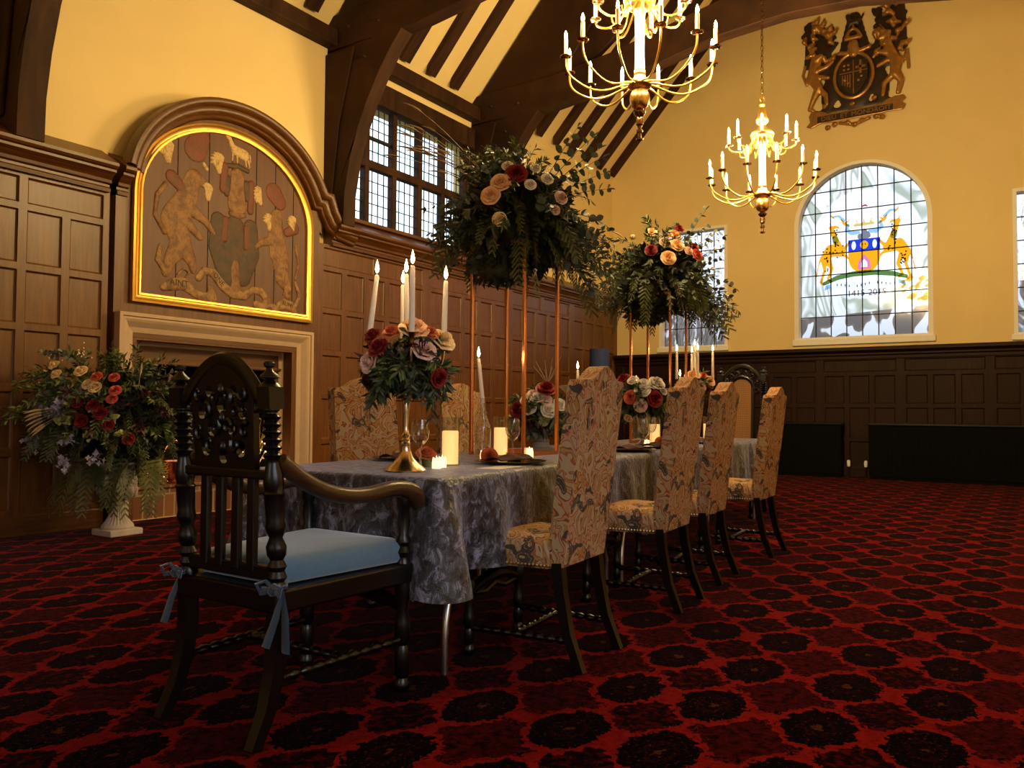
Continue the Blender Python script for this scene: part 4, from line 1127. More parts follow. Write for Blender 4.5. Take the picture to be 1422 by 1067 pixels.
def tapestry_chair():
    t = thing('tapestry_chair', '', 'chair', group='tapestry dining chairs')
    W = .405; th = .075
    zb, zs, zh = .395, 1.125, 1.182
    out = [(-W / 2 + .004, zb), (W / 2 - .004, zb), (W / 2, .75), (W / 2 - .004, zs - .02), (W / 2 - .02, zs), (.125, zs + .002)]
    hump = [(.125 - .25 * k / 14, zs + .002 + (zh - zs) * sin(pi * k / 14) ** 1.3) for k in range(1, 14)]
    out += hump + [(-.125, zs + .002), (-W / 2 + .02, zs), (-W / 2 + .004, zs - .02), (-W / 2, .75)]
    lean = lambda z: -.125 * (z - zb)
    MB().prism(out, th, lambda u, z, d: (u, lean(z) + d, z)).fix().build('backrest', 'tapestry', t, smooth=30, bevel=.016, seg=3)
    sb = MB(); seat_shape(sb, lambda i: trap(.41, .49, .05, .47, .03, i), [(.385, .006), (.40, 0), (.455, 0), (.485, .010), (.502, .035), (.512, .08)])
    sb.build('seat', 'tapestry', t, smooth=60)
    nb = MB()
    for s in (-1, 1):
        for k in range(26):
            f = k / 25; nb.ball((s * (.207 + .038 * f), .06 + .40 * f, .398), .006, 6, 4)
    for k in range(26): nb.ball((-.235 + .47 * k / 25, .472, .398), .006, 6, 4)
    o = nb.build('nailhead_trim', 'nail', t)
    for s in (-1, 1):
        r = MB().tube([(s * .178, .03, .41), (s * .180, .018, .30), (s * .183, -.015, .14), (s * .187, -.072, .0)], [.030, .029, .026, .023], 4, up=(1, 1, 0)).build('leg', 'black_oak', t, smooth=30)
        MB().lathe([(.018, 0), (.024, .01), (.026, .03), (.017, .045), (.021, .055), (.021, .10), (.017, .11), (.025, .13), (.023, .16), (.016, .19), (.019, .24), (.027, .29), (.018, .31), (.025, .325), (.025, .40)], 14, Matrix.Translation((s * .205, .425, 0))).build('leg', 'black_oak', t)
        b = MB(); spool(b, (s * .183, -.01, .115), (s * .205, .42, .115), .016, 9); b.build('stretcher', 'black_oak', t)
    b = MB(); spool(b, (-.19, .22, .115), (.19, .22, .115), .016, 8); b.build('stretcher', 'black_oak', t)
    fr = MB(); fr.tube([(-.205, .425, .25), (-.10, .425, .285), (0, .425, .30), (.10, .425, .285), (.205, .425, .25)], [.016, .026, .034, .026, .016], 8, flat=.8).tube([(-.205, .425, .25), (-.08, .425, .235), (0, .425, .26), (.08, .425, .235), (.205, .425, .25)], .012, 6)
    fr.build('front_stretcher', 'black_oak', t)
    return t
CHAIR = tapestry_chair()
first = True
def place_chair(x, y, rz, label):
    global first
    if first: first = False; CHAIR.location = (x, y, 0); CHAIR.rotation_euler = (0, 0, rz); CHAIR['label'] = label; return CHAIR
    return dup(CHAIR, (x, y, 0), rz, label)
place_chair(2.905, 1.556, TA * .9, 'nearest tapestry chair, its back to the camera, right of the tall copper stand')
place_chair(3.99, 1.590, TA * .9, 'second tapestry chair with its back turned, beyond the nearest one')
place_chair(4.755, 1.645, TA * .9, 'third tapestry chair with its back turned, in front of the far cane armchair')
place_chair(5.80, 1.63, .03, 'farthest right tapestry chair, standing apart at the far end of the table')
place_chair(3.34, 3.19, pi - .28, 'tapestry chair facing us across the table, left of the flowered candelabrum')
place_chair(4.33, 3.24, pi - .18, 'tapestry chair facing us across the table, behind the lit candle in a bottle')

# ---- carved armchairs
def post_profile(h):
    """turned back post from the seat up: spools, plain drum, vase, beads, block, finial"""
    p = [(.024, .40), (.024, .44), (.030, .46), (.020, .478), (.030, .492), (.022, .51), (.030, .525), (.020, .545), (.029, .56), (.031, .585), (.020, .612), (.028, .63), (.031, .645), (.027, .665), (.029, .69), (.030, .735), (.033, .745), (.027, .752), (.031, .775), (.029, .80), (.021, .835), (.019, .85), (.029, .862), (.017, .872)]
    z = .872
    while z < h - .145:
        p += [(.028, z + .009), (.029, z + .014), (.018, z + .023)]; z += .023
    return p + [(.018, z + .004), (.026, z + .010), (.026, z + .014)], z + .014
def armchair(h, cane, cushion):
    t = thing('carved_armchair', '', 'chair', group='carved oak armchairs')
    sw, fw, dp = .22, .245, .545
    wood_ = 'black_oak'
    prof, zb = post_profile(h)
    for s in (-1, 1):
        sh = Matrix(((1, 0, -.07, .035), (0, 1, 0, s * sw), (0, 0, 1, 0), (0, 0, 0, 1)))       # posts lean back a little
        pst = MB().lathe(prof, 18, sh)
        k = zb
        pst.box((0, 0, k + .033), (.056, .056, .066), sh)
        pst.lathe([(.036, k + .066), (.030, k + .074), (.014, k + .086), (.012, k + .092)], 14, sh)
        pst.build('back_post', wood_, t, smooth=50)
        MB().lathe([(.012, k + .088), (.032, k + .094), (.030, k + .100), (.012, k + .115), (.009, k + .123), (.016, k + .128), (.017, k + .138), (.012, k + .143), (0, k + .145)], 14, sh).build('finial', wood_, t)
        MB().tube([(.002, s * sw, .43), (.004, s * sw, .30), (-.008, s * sw, .20), (-.035, s * (sw + .002), .10), (-.085, s * (sw + .004), 0)], [.034, .034, .032, .029, .025], 4, up=(1, 1, 0)).build('leg', wood_, t, smooth=30)
        MB().lathe([(.020, 0), (.028, .012), (.030, .03), (.020, .05), (.026, .06), (.026, .15), (.020, .165), (.029, .19), (.027, .25), (.018, .29), (.027, .33), (.027, .46), (.020, .475), (.030, .495), (.020, .515), (.029, .53), (.018, .555), (.024, .60), (.019, .64), (.026, .655), (.026, .69)], 16, Matrix.Translation((dp, s * fw, 0))).build('leg', wood_, t)
        yo = s
        arm = bez((.0, yo * sw, .845), (.12, yo * (sw + .005), .74), (.25, yo * (sw + .015), .70), (.38, yo * (sw + .03), .715), 12)[:-1] + bez((.38, yo * (sw + .03), .715), (.48, yo * (sw + .042), .735), (.575, yo * (sw + .05), .735), (.60, yo * (sw + .05), .655), 9)
        n = len(arm)
        MB().tube(arm, [.030] + [.033] * (n - 6) + [.036, .040, .040, .036, .028], 12, flat=.82).build('arm', 'arm_oak_lit', t)
        b = MB(); spool(b, (-.01, s * sw, .185), (dp, s * fw, .185), .017, 11); b.build('stretcher', wood_, t)
    b = MB(); spool(b, (.27, -.235, .185), (.27, .235, .185), .017, 9); b.build('stretcher', wood_, t)
    b = MB(); b.tube([(dp, -fw, .30), (dp, -.12, .33), (dp, 0, .345), (dp, .12, .33), (dp, fw, .30)], [.018, .03, .036, .03, .018], 8); b.build('front_stretcher', wood_, t)
    MB().prism([(dp + .025, -fw - .03), (dp + .025, fw + .03), (-.025, sw + .025), (-.025, -sw - .025)], .07, lambda u, v, d: (u, v, .385 + d)).fix().build('seat_frame', wood_, t, smooth=0, bevel=.008)
    bx = lambda z: -.07 * z + .035
    zc = zb + .02                                              # where the crest springs
    rise = .155
    cr = [V((bx(zc + .1), y, zc - .02 + rise * (cos(pi * y / .40)) ** .8)) for y in [-.19 + .38 * k / 24 for k in range(25)]]
    c = MB().tube(cr, [.012] + [.017] * 23 + [.012], 8, flat=1.5, up=(0, 0, 1))
    for s in (-1, 1):                                          # volutes where the crest meets the posts
        c.tube([(bx(zc), s * (.165 + .028 * (1 - k / 14) * cos(k * .75)), zc - .01 + .028 * (1 - k / 14) * sin(k * .75)) for k in range(13)], .010, 6)
    c.build('crest_rail', wood_, t)
    if not cane:
        zl = .80
        # pierced carved splat
        hol = []
        for (y, z, r) in ((-.085, .865, .022), (.085, .865, .022), (0, .84, .02), (-.05, .93, .024), (.05, .93, .024), (-.10, .98, .02), (.10, .98, .02), (0, 1.0, .022), (-.06, 1.045, .016), (.06, 1.045, .016)):
            z += zc - 1.01
            hol.append([(y + r * cos(a), z + r * 1.25 * sin(a)) for a in [2 * pi * k / 12 for k in range(12)]])
        top = [(.155 - .31 * k / 16, zc - .02 + (rise - .01) * max(0, cos(pi * (.155 - .31 * k / 16) / .40)) ** .8) for k in range(17)]
        MB().prism([(-.145, zl), (.145, zl)] + top, .022, lambda u, v, d: (bx(v) - .011 + d, u, v), hol).fix().build('carved_splat', wood_, t, smooth=0, bevel=.004)
        cv = MB(); rr = random.Random(9)
        for s in (-1, 1):
            for (y, z) in ((.06, .88), (.11, .92), (.07, .98), (.03, 1.03), (.11, 1.04), (.03, .93)):
                z += zc - 1.01
                for f in (-.014, .014):
                    a0 = rr.uniform(0, 6)
                    cv.tube([(bx(z) + f, s * (y + .022 * (1 - k / 11) * cos(a0 + k * .6)), z + .03 * (1 - k / 11) * sin(a0 + k * .6)) for k in range(10)], [.009 - .0005 * k for k in range(10)], 6)
        for z in (.87, .96, 1.05): cv.ball((bx(z + zc - 1.01), 0, z + zc - 1.01), (.022, .016, .026), 10, 6)
        cv.build('leaf_carving', wood_, t)
        for y in (-.115, -.04, .04, .115):
            MB().box((bx(.66), y, .655), (.020, .036, .31), taper=1).build('back_slat', wood_, t, smooth=0, bevel=.004)
        MB().box((bx(.80), 0, .80), (.030, .42, .030)).build('back_rail', wood_, t, smooth=0, bevel=.006)
        MB().box((bx(.49), 0, .50), (.030, .42, .045)).build('back_rail', wood_, t, smooth=0, bevel=.006)
    else:
        MB().prism([(-.10, .56), (.10, .56)] + [(.10 * cos(pi * k / 12), zc - .10 + .10 * sin(pi * k / 12)) for k in range(13)], .008, lambda u, v, d: (bx(v) - .004 + d, u, v)).fix().build('cane_panel', 'cane', t, smooth=0)
        for s in (-1, 1):
            MB().tube([(bx(.5), s * .118, .48), (bx(.8), s * .118, .8), (bx(zc - .1), s * .118, zc - .09)], [.022, .02, .022], 6).build('inner_stile', wood_, t)
        cv = MB(); rr = random.Random(4)
        for s in (-1, 1):
            for (y, z) in ((.05, zc + .05), (.10, zc + .02), (.14, zc - .06), (.09, zc + .07), (.15, zc - .12)):
                for f in (-.014, .014):
                    a0 = rr.uniform(0, 6)
                    cv.tube([(bx(z) + f, s * (y + .026 * (1 - k / 11) * cos(a0 + k * .6)), z + .032 * (1 - k / 11) * sin(a0 + k * .6)) for k in range(10)], [.011 - .0006 * k for k in range(10)], 6)
        cv.tube([(bx(zc), .12 * cos(pi * k / 12), zc - .10 + .13 * sin(pi * k / 12)) for k in range(13)], .018, 8)
        cv.build('leaf_carving', wood_, t)
        MB().box((bx(.49), 0, .50), (.030, .42, .045)).build('back_rail', wood_, t, smooth=0, bevel=.006)
        MB().box((.27, 0, .46), (.50, .43, .02)).build('cane_seat', 'cane', t, smooth=0)
    if cushion:
        cu = MB(); seat_shape(cu, lambda i: [(y, -x) for x, y in trap(.40, .50, .02, .575, .03, i)], [(.460, .006), (.470, 0), (.512, 0), (.528, .006), (.540, .035), (.546, .10)])
        cu = cu.build('seat_cushion', 'cushion_blue', t, smooth=60); cu['label'] = 'dusty blue velvet seat cushion'
        for s in (-1, 1):
            rb = MB()
            for k, (dx, dy) in enumerate(((-.035, .0), (.03, -.012))):
                rb.tube([(-.005, s * (sw + .028), .455), (-.02 + dx * .4, s * (sw + .035) + dy, .38), (-.03 + dx, s * (sw + .030) + dy, .30 - .03 * k)], [.008, .016, .019], 8, flat=.25)
            for q in (-1, 1):
                rb.tube([(-.03, s * (sw + .02), .460), (-.045 + .01 * q, s * (sw + .02) + q * .03, .485), (-.05, s * (sw + .02) + q * .055, .475), (-.045, s * (sw + .02) + q * .04, .45), (-.03, s * (sw + .02), .458)], .008, 6, flat=.6)
            rb.tube([(.06, s * (sw - .03), .47), (0, s * (sw + .033), .465), (-.034, s * (sw + .01), .462), (-.034, s * (sw - .025), .462)], .009, 8, flat=.6)
            rb.ball((-.034, s * (sw + .02), .458), .016, 8, 6)
            rb.build('tie_bow', 'ribbon_blue', cu)
    return t
a1 = armchair(1.115, False, True); a1.location = (1.650, 2.155, 0)
a1['label'] = 'dark carved oak armchair with a blue seat cushion, at the near end of the table'
a2 = armchair(1.45, True, False); a2.location = (8.12, 2.56, 0); a2.rotation_euler = (0, 0, pi + .05)
a2['label'] = 'tall carved armchair with a cane back, facing us at the far end of the table'
# ================================================================ FLOWERS
def frame(d, up=(0, 0, 1)):
    d = V(d).normalized(); u = V(up)
    if abs(d.dot(u)) > .95: u = V((1, 0, 0))
    x = u.cross(d).normalized(); y = d.cross(x)
    return Matrix(((x.x, y.x, d.x), (x.y, y.y, d.y), (x.z, y.z, d.z)))
def rose_mesh():
    mb = MB(); rr = random.Random(1)
    def petal(a0, span, r0, r1, z0, h, curl, nu=6, nv=5):
        vs = []
        for j in range(nv + 1):
            v = j / nv
            for i in range(nu + 1):
                u = i / nu * 2 - 1
                a = a0 + span * u * (.55 + .45 * v)
                r = r0 + (r1 - r0) * v ** .75 + curl * max(0, v - .7) * 2.2
                z = z0 + h * v - .22 * h * u * u * v - curl * 1.2 * max(0, v - .75) * 2
                vs.append((r * cos(a), r * sin(a), z))
        mb.add(vs, [(j * (nu + 1) + i, j * (nu + 1) + i + 1, (j + 1) * (nu + 1) + i + 1, (j + 1) * (nu + 1) + i) for j in range(nv) for i in range(nu)])
    for k in range(3): petal(k * 2.1, 1.3, .05, .12, .0, .78, .02)
    for k in range(4): petal(.5 + k * 1.57, 1.0, .10, .30, -.05, .82, .06)
    for k in range(5): petal(.2 + k * 1.26, .90, .14, .50, -.16, .86, .11)
    for k in range(5): petal(k * 1.26 + .7, .80, .18, .74, -.30, .76, .20)
    for k in range(6): petal(k * 1.05, .66, .18, .96, -.42, .66, .26)
    mb.ball((0, 0, -.15), (.42, .42, .30), 10, 6)
    me = mb.build('tmp_rose', 'rose_red', smooth=80); m = me.data; bpy.data.objects.remove(me); return m
ROSE = {}
_rm = rose_mesh()
def rose(kind, parent, p, d, size, name='rose', spin=0):
    if kind not in ROSE:
        m = _rm.copy(); m.materials.clear(); m.materials.append(M[kind]); ROSE[kind] = m
    o = bpy.data.objects.new(name, ROSE[kind]); C.objects.link(o); o.parent = parent
    o.location = p; o.rotation_euler = (frame(d) @ Matrix.Rotation(spin, 3, 'Z')).to_euler(); o.scale = (size, size, size)
    return o
def leaf(mb, p, d, n, L, W, bend=.2, round_=False):
    d = V(d).normalized(); n = V(n); n = (n - d * n.dot(d)); n = n.normalized() if n.length > 1e-4 else d.orthogonal().normalized()
    s = d.cross(n); p = V(p)
    prof = [(0, .10), (.2, .72), (.5, 1.0), (.8, .78), (1, .12)] if round_ else [(0, .08), (.25, .75), (.5, 1.0), (.78, .55), (1, .03)]
    vs = []
    for t, w in prof:
        c = p + d * (L * t) - n * (bend * L * t * t)
        for k in (-1, 0, 1): vs.append(c + s * (k * w * W / 2) + n * (.12 * W * w * abs(k)))
    mb.add(vs, [(j * 3 + i, j * 3 + i + 1, j * 3 + i + 4, j * 3 + i + 3) for j in range(4) for i in range(2)])
def curve_pts(p, d, L, droop, n, rr, wob=.04):
    pts = [V(p)]; d = V(d).normalized()
    for k in range(n):
        d = (d + V((rr.uniform(-wob, wob), rr.uniform(-wob, wob), -droop / n))).normalized()
        pts.append(pts[-1] + d * (L / n))
    return pts
def euc(lv, st, p, d, L, size, droop, rr, n=9):
    pts = curve_pts(p, d, L, droop, n, rr)
    st.tube(pts, [.0032 - .0020 * k / n for k in range(n + 1)], 5)
    for k in range(2, n + 1):
        t = pts[k] - pts[k - 1]
        for q in range(2):
            a = rr.uniform(0, 2 * pi) + q * pi
            o = frame(t) @ V((cos(a), sin(a), .5))
            sz = size * rr.uniform(.7, 1.15) * (1.1 - .5 * k / n)
            leaf(lv, pts[k], o, V((rr.uniform(-1, 1), rr.uniform(-1, 1), rr.uniform(.2, 1))), sz, sz * .85, .15, True)
    leaf(lv, pts[-1], pts[-1] - pts[-2], (0, 0, 1), size * .7, size * .45, .1, True)
def narrow(lv, st, p, d, L, size, droop, rr, n=12):
    pts = curve_pts(p, d, L, droop, n, rr)
    st.tube(pts, [.0026 - .0014 * k / n for k in range(n + 1)], 4)
    for k in range(1, n + 1):
        t = pts[k] - pts[k - 1]
        for q in range(3):
            a = rr.uniform(0, 2 * pi)
            o = frame(t) @ V((cos(a), sin(a), .9))
            sz = size * rr.uniform(.6, 1.2)
            leaf(lv, pts[k] - t * rr.random(), o, V((rr.uniform(-1, 1), rr.uniform(-1, 1), rr.uniform(.2, 1))), sz, sz * .28, .25)
def cedar(lv, st, p, d, L, droop, rr, n=11, dens=5):
    pts = curve_pts(p, d, L, droop, n, rr)
    st.tube(pts, [.003 - .0018 * k / n for k in range(n + 1)], 4)
    side0 = V((rr.uniform(-1, 1), rr.uniform(-1, 1), rr.uniform(-.3, .3)))
    for k in range(1, n + 1):
        t = (pts[k] - pts[k - 1]).normalized()
        s = t.cross(side0); s = s.normalized() if s.length > .1 else t.orthogonal().normalized()
        nn = t.cross(s)
        for q in (-1, 1):
            l2 = L * .30 * (1 - .65 * k / n) * rr.uniform(.75, 1.2)
            dd = (t * .9 + s * q * .8 + V((0, 0, -.15))).normalized()
            for j in range(1, dens + 1):
                b = pts[k] + dd * (l2 * j / dens)
                for r_ in (-1, 1):
                    leaf(lv, b - dd * (l2 / dens), dd + (t if r_ > 0 else -t * .1 + s * q * .9) * .55, nn, l2 * .36, .006 + .0028 * rr.random(), .1)
def grass(mb, p, d, L, droop, rr, head=.10, w=.008):
    pts = curve_pts(p, d, L, droop, 9, rr, .03)
    mb.tube(pts, [.0018] * 10, 4)
    t = (pts[-1] - pts[-3]).normalized()
    hp = curve_pts(pts[-1], t, head, droop * .8, 5, rr, .04)
    mb.tube(hp, [w * .4, w, w * 1.1, w * .9, w * .6, .001], 6)
def seed(mb, p, r, rr):
    mb.ball(p, r, 10, 7)
    for k in range(26):
        v = V((rr.gauss(0, 1), rr.gauss(0, 1), rr.gauss(0, 1))).normalized()
        leaf(mb, V(p) + v * r * .9, v, (0, 0, 1), r * .35, r * .35, 0)
def sph(rr, lo=-.3, hi=1.0):
    z = rr.uniform(lo, hi); a = rr.uniform(0, 2 * pi); q = sqrt(max(0, 1 - z * z)); return V((q * cos(a), q * sin(a), z))
RIGHT = V((sin(YAW), -cos(YAW)))
RZ = atan2(RIGHT.y, RIGHT.x)            # local x to the right, y away from the camera's side of the table
class Bouquet:
    """collects the foliage of one arrangement by kind, so that every kind is one part"""
    def __init__(s, root, seed_): s.root, s.rr, s.mb = root, random.Random(seed_), {}
    def g(s, k): return s.mb.setdefault(k, MB())
    def finish(s):
        names = dict(eucalyptus='eucalyptus_leaves', stem='stems', olive='olive_leaves', cedar='cedar_fronds', straw='dried_grasses', moss='moss_ball', fern='fern_leaves', plum_leaf='plum_leaves', wax='small_white_blossom', lilac='lilac_bells', lime_bloom='lime_green_blooms', eucalyptus2='grey_leaves')
        for k, m in s.mb.items():
            o = m.build(names[k], 'eucalyptus' if k == 'eucalyptus2' else k, s.root, smooth=60)
    def hemi(s, c, R, kind, n, L, size, droop, lo=-.3, hi=1.0, flt=None):
        i = 0
        while i < n:
            d = sph(s.rr, lo, hi)
            if flt and not flt(d): continue
            i += 1
            p = V(c) + d * R * s.rr.uniform(.3, .9); l = L * s.rr.uniform(.65, 1.15)
            if kind == 'euc': euc(s.g('eucalyptus'), s.g('stem'), p, d, l, size, droop, s.rr)
            elif kind == 'olive': narrow(s.g('olive'), s.g('stem'), p, d, l, size, droop, s.rr)
            elif kind == 'fern': narrow(s.g('fern'), s.g('stem'), p, d, l, size, droop, s.rr)
            elif kind == 'plum': narrow(s.g('plum_leaf'), s.g('stem'), p, d, l, size, droop, s.rr)
            elif kind == 'cedar': cedar(s.g('cedar'), s.g('stem'), p, d, l, droop, s.rr)
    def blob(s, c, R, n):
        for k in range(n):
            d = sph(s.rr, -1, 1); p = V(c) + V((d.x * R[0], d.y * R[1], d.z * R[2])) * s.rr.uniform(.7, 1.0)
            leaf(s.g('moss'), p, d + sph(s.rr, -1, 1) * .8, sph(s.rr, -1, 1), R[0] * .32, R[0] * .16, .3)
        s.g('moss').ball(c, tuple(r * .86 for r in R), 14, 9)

plain('silver_gilt', (.80, .60, .40), .22, 1)
# ---- the two tall arrangements on copper stands
def copper_stand(c, s, z1, label):
    t = thing('copper_stand', label, 'flower stand', (c[0], c[1], TZ), 0, 'tall copper flower stands')
    H = z1 - TZ
    for a, b in ((-1, -1), (1, -1), (1, 1), (-1, 1)):
        MB().b2((a * s - .009, b * s - .009, .0), (a * s + .009, b * s + .009, H)).build('rod', 'copper', t, smooth=0, bevel=.002)
    for z in (.010, H - .01):
        f = MB()
        for k in (-1, 1): f.b2((-s, k * s - .008, z - .010), (s, k * s + .008, z + .010)).b2((k * s - .008, -s, z - .010), (k * s + .008, s, z + .010))
        f.build('square_frame', 'copper', t, smooth=0)
    MB().b2((-s, -s, H - .004), (s, s, H + .006)).build('top_plate', 'copper', t, smooth=0)
    return t
S1 = (3.80, 2.49); S2 = (5.95, 2.53)
copper_stand(S1, .175, 1.93, 'nearer tall four-legged copper stand in the middle of the table')
copper_stand(S2, .165, 1.93, 'farther tall four-legged copper stand, before the side window')

def tall_arrangement(c, zbase, scale, cxp, pxm, label, roses, seed_, straws=16):
    t = thing('flower_arrangement', label, 'flower arrangement', (c[0], c[1], zbase), RZ, 'tall flower arrangements')
    b = Bouquet(t, seed_); rr = b.rr; S = scale
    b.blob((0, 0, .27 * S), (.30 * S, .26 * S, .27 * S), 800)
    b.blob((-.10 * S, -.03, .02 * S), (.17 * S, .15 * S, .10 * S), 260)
    cc = (0, 0, .27 * S)
    b.hemi(cc, .27 * S, 'cedar', 40, .34 * S, 0, 2.2, -.45, .45)
    b.hemi(cc, .22 * S, 'cedar', 10, .36 * S, 0, 2.6, -.3, .2, lambda d: d.x > .3)
    b.hemi(cc, .28 * S, 'euc', 22, .26 * S, .058 * S, .9, -.15, .9)
    b.hemi(cc, .27 * S, 'olive', 40, .32 * S, .048 * S, 1.2, -.3, .9)
    b.hemi(cc, .27 * S, 'fern', 26, .26 * S, .052 * S, .9, -.1, 1)
    b.hemi((0, 0, .46 * S), .18 * S, 'euc', 10, .20 * S, .055 * S, .6, .1, 1)
    b.hemi((0, 0, .46 * S), .18 * S, 'fern', 14, .18 * S, .050 * S, .6, .1, 1)
    for k in range(6):                                       # the big spray of round leaves at the upper right
        d = V((.45 + .32 * k / 5 * 1.2, rr.uniform(-.3, .3), 1.0 - .12 * k)); euc(b.g('eucalyptus'), b.g('stem'), V((.08 * S, 0, .35 * S)), d, (.56 - .02 * k) * S, .066 * S, .35, rr, 10)
    for k in range(5):
        euc(b.g('eucalyptus'), b.g('stem'), V((-.15 * S, -.05, .3 * S)), V((-1, rr.uniform(-.5, .4), .35 - .28 * k)), .36 * S, .06 * S, .5, rr, 8)
    for k in range(9):                                       # long sprays falling to the right
        d = V((1, rr.uniform(-.6, .4), .30 - .12 * k)); narrow(b.g('olive'), b.g('stem'), V((.15 * S, -.03, .22 * S)), d, rr.uniform(.42, .56) * S, .05 * S, .95, rr, 13)
    for k in range(6):
        euc(b.g('eucalyptus'), b.g('stem'), V((.2 * S, -.10 * S, (.30 - .04 * k) * S)), V((1, rr.uniform(-.6, .1), .15 - .13 * k)), rr.uniform(.34, .44) * S, .064 * S, .8, rr, 8)
    for k in range(4):
        cedar(b.g('cedar'), b.g('stem'), V((.2 * S, -.05, .15 * S)), V((.9, rr.uniform(-.5, .3), .1 - .2 * k)), .46 * S, 1.3, rr)
    for k in range(6):
        narrow(b.g('olive'), b.g('stem'), V((-.2 * S, -.02, .22 * S)), V((-1, rr.uniform(-.5, .4), .1 - .16 * k)), rr.uniform(.28, .4) * S, .04 * S, .9, rr, 10)
    for k in range(straws):                                  # dried grasses, upper left
        d = V((-.85 + rr.uniform(-.3, .25), rr.uniform(-.3, .3), 1.05 + rr.uniform(-.4, .2))); grass(b.g('straw'), V((-.02 * S, 0, .35 * S)), d, rr.uniform(.36, .74) * S, .45, rr, .12 * S, .0055 * S)
    for k in range(5):
        d = V((rr.uniform(-.2, .5), -.4, 1.0)); grass(b.g('straw'), V((.02 * S, -.1 * S, .42 * S)), d, .13 * S, 1.2, rr, .12 * S, .011 * S)
    for p in ((-.22, -.05, .62), (-.13, -.04, .56), (-.05, .02, .60)): seed(b.g('straw'), V(p) * S, .022 * S, rr)
    b.finish()
    for (px, py, kind, r) in roses:
        x = (px - cxp) / pxm; z = 1 + (571 - py) / pxm - zbase
        y = -sqrt(max(.008, (.36 * S) ** 2 - x * x * .9 - (z - .27 * S) ** 2 * .9))
        rose(kind, t, (x, y, z), V((x * 1.4, -.7, (z - .25 * S) * 1.2 + .05)), r, spin=px)
    return t
tall_arrangement(S1, 1.80, 1.0, 712, 252, 'large wild flower arrangement with peach and red roses on the nearer copper stand',
    [(678, 283, 'rose_peach', .050), (691, 265, 'rose_peach', .050), (712, 252, 'rose_red', .056), (731, 268, 'rose_white', .030), (773, 281, 'rose_blush', .036), (754, 256, 'rose_white', .032), (690, 316, 'rose_cream', .036), (700, 238, 'rose_white', .030), (738, 240, 'rose_white', .028), (765, 300, 'rose_blush', .026)], 21)
tall_arrangement(S2, 1.78, .98, 918, 179, 'smaller-looking wild flower arrangement with peach roses on the farther copper stand',
    [(937, 321, 'rose_peach', .050), (919, 338, 'rose_blush', .045), (935, 342, 'rose_peach', .050), (920, 362, 'rose_peach', .054), (905, 317, 'rose_peach', .040), (965, 352, 'rose_coral', .045), (962, 341, 'rose_red', .045), (951, 349, 'rose_blush', .034), (898, 350, 'rose_red', .045), (944, 312, 'rose_red', .036)], 33, 2)

# ---- urn of flowers by the fireplace
UC = (3.61, 6.12)
U = thing('garden_urn', 'pale stone garden urn on a square plinth beside the fireplace', 'urn', (UC[0], UC[1], 0))
MB().box((0, 0, .025), (.27, .27, .05)).build('plinth', 'urn_stone', U, smooth=0, bevel=.008)
ft = MB(); n = 48; prof = [(.118, .05), (.120, .065), (.110, .08), (.085, .11), (.064, .15), (.052, .20), (.050, .235)]
vs = []
for r, z in prof:
    for k in range(n): a = 2 * pi * k / n; q = r * (1 + (.05 * cos(a * 24) if .075 < z < .23 else 0)); vs.append((q * cos(a), q * sin(a), z))
ft.add(vs, [(i * n + k, i * n + (k + 1) % n, (i + 1) * n + (k + 1) % n, (i + 1) * n + k) for i in range(len(prof) - 1) for k in range(n)])
ft.lathe([(.050, .232), (.064, .240), (.064, .255), (.050, .262), (.05, .27)], 32).build('fluted_foot', 'urn_stone', U)
MB().lathe([(.045, .262), (.075, .275), (.115, .32), (.135, .38), (.140, .43), (.125, .47), (.118, .50), (.150, .54), (.175, .56), (.175, .575), (.150, .575), (.10, .50)], 36).build('bowl', 'urn_stone', U)
for k in range(10):
    a = 2 * pi * k / 10; MB().ball((.117 * cos(a), .117 * sin(a), .345), (.026, .026, .055), 10, 8).build('gadroon', 'urn_stone', U)
for s in (-1, 1):
    MB().tube([(s * .14 * cos(.6), s * .14 * sin(.6), .46), (s * .19 * cos(.6), s * .19 * sin(.6), .47), (s * .20 * cos(.6), s * .20 * sin(.6), .41), (s * .135 * cos(.6), s * .135 * sin(.6), .36)], .015, 8).build('handle', 'urn_stone', U)
UA = thing('flower_arrangement', 'big loose arrangement of cream roses, lilac stocks and greenery in the stone urn', 'flower arrangement', (UC[0], UC[1], .57), RZ)
b = Bouquet(UA, 5); rr = b.rr
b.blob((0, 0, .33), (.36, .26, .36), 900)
cc = (0, 0, .36)
clear = lambda d: -.835 * d.x + .55 * d.y < .32
b.hemi(cc, .36, 'cedar', 44, .36, 0, 1.8, -.5, .6, clear)
b.hemi(cc, .36, 'fern', 60, .28, .06, .8, -.3, 1, clear)
b.hemi(cc, .36, 'olive', 46, .32, .05, .9, -.4, 1, clear)
b.hemi(cc, .34, 'euc', 26, .26, .055, .9, -.2, .9, clear)
b.hemi(cc, .36, 'plum', 20, .22, .07, .5, -.2, .7, clear)
for k in range(16): cedar(b.g('cedar'), b.g('stem'), V((rr.uniform(-.35, .35), rr.uniform(-.2, .05), .05)), V((rr.uniform(-.7, .7), -.4, -.2)), rr.uniform(.36, .5), 2.4, rr)
for k in range(16): narrow(b.g('fern'), b.g('stem'), V((rr.uniform(-.36, -.2), rr.uniform(-.3, -.1), rr.uniform(.25, .75))), V((-.8, -.75, rr.uniform(-.3, .7))), rr.uniform(.25, .42), .06, .7, rr)
for k in range(10): euc(b.g('eucalyptus'), b.g('stem'), V((rr.uniform(-.3, -.15), rr.uniform(-.25, -.1), rr.uniform(.3, .8))), V((-.7, -.7, rr.uniform(-.1, .8))), .28, .055, .7, rr)
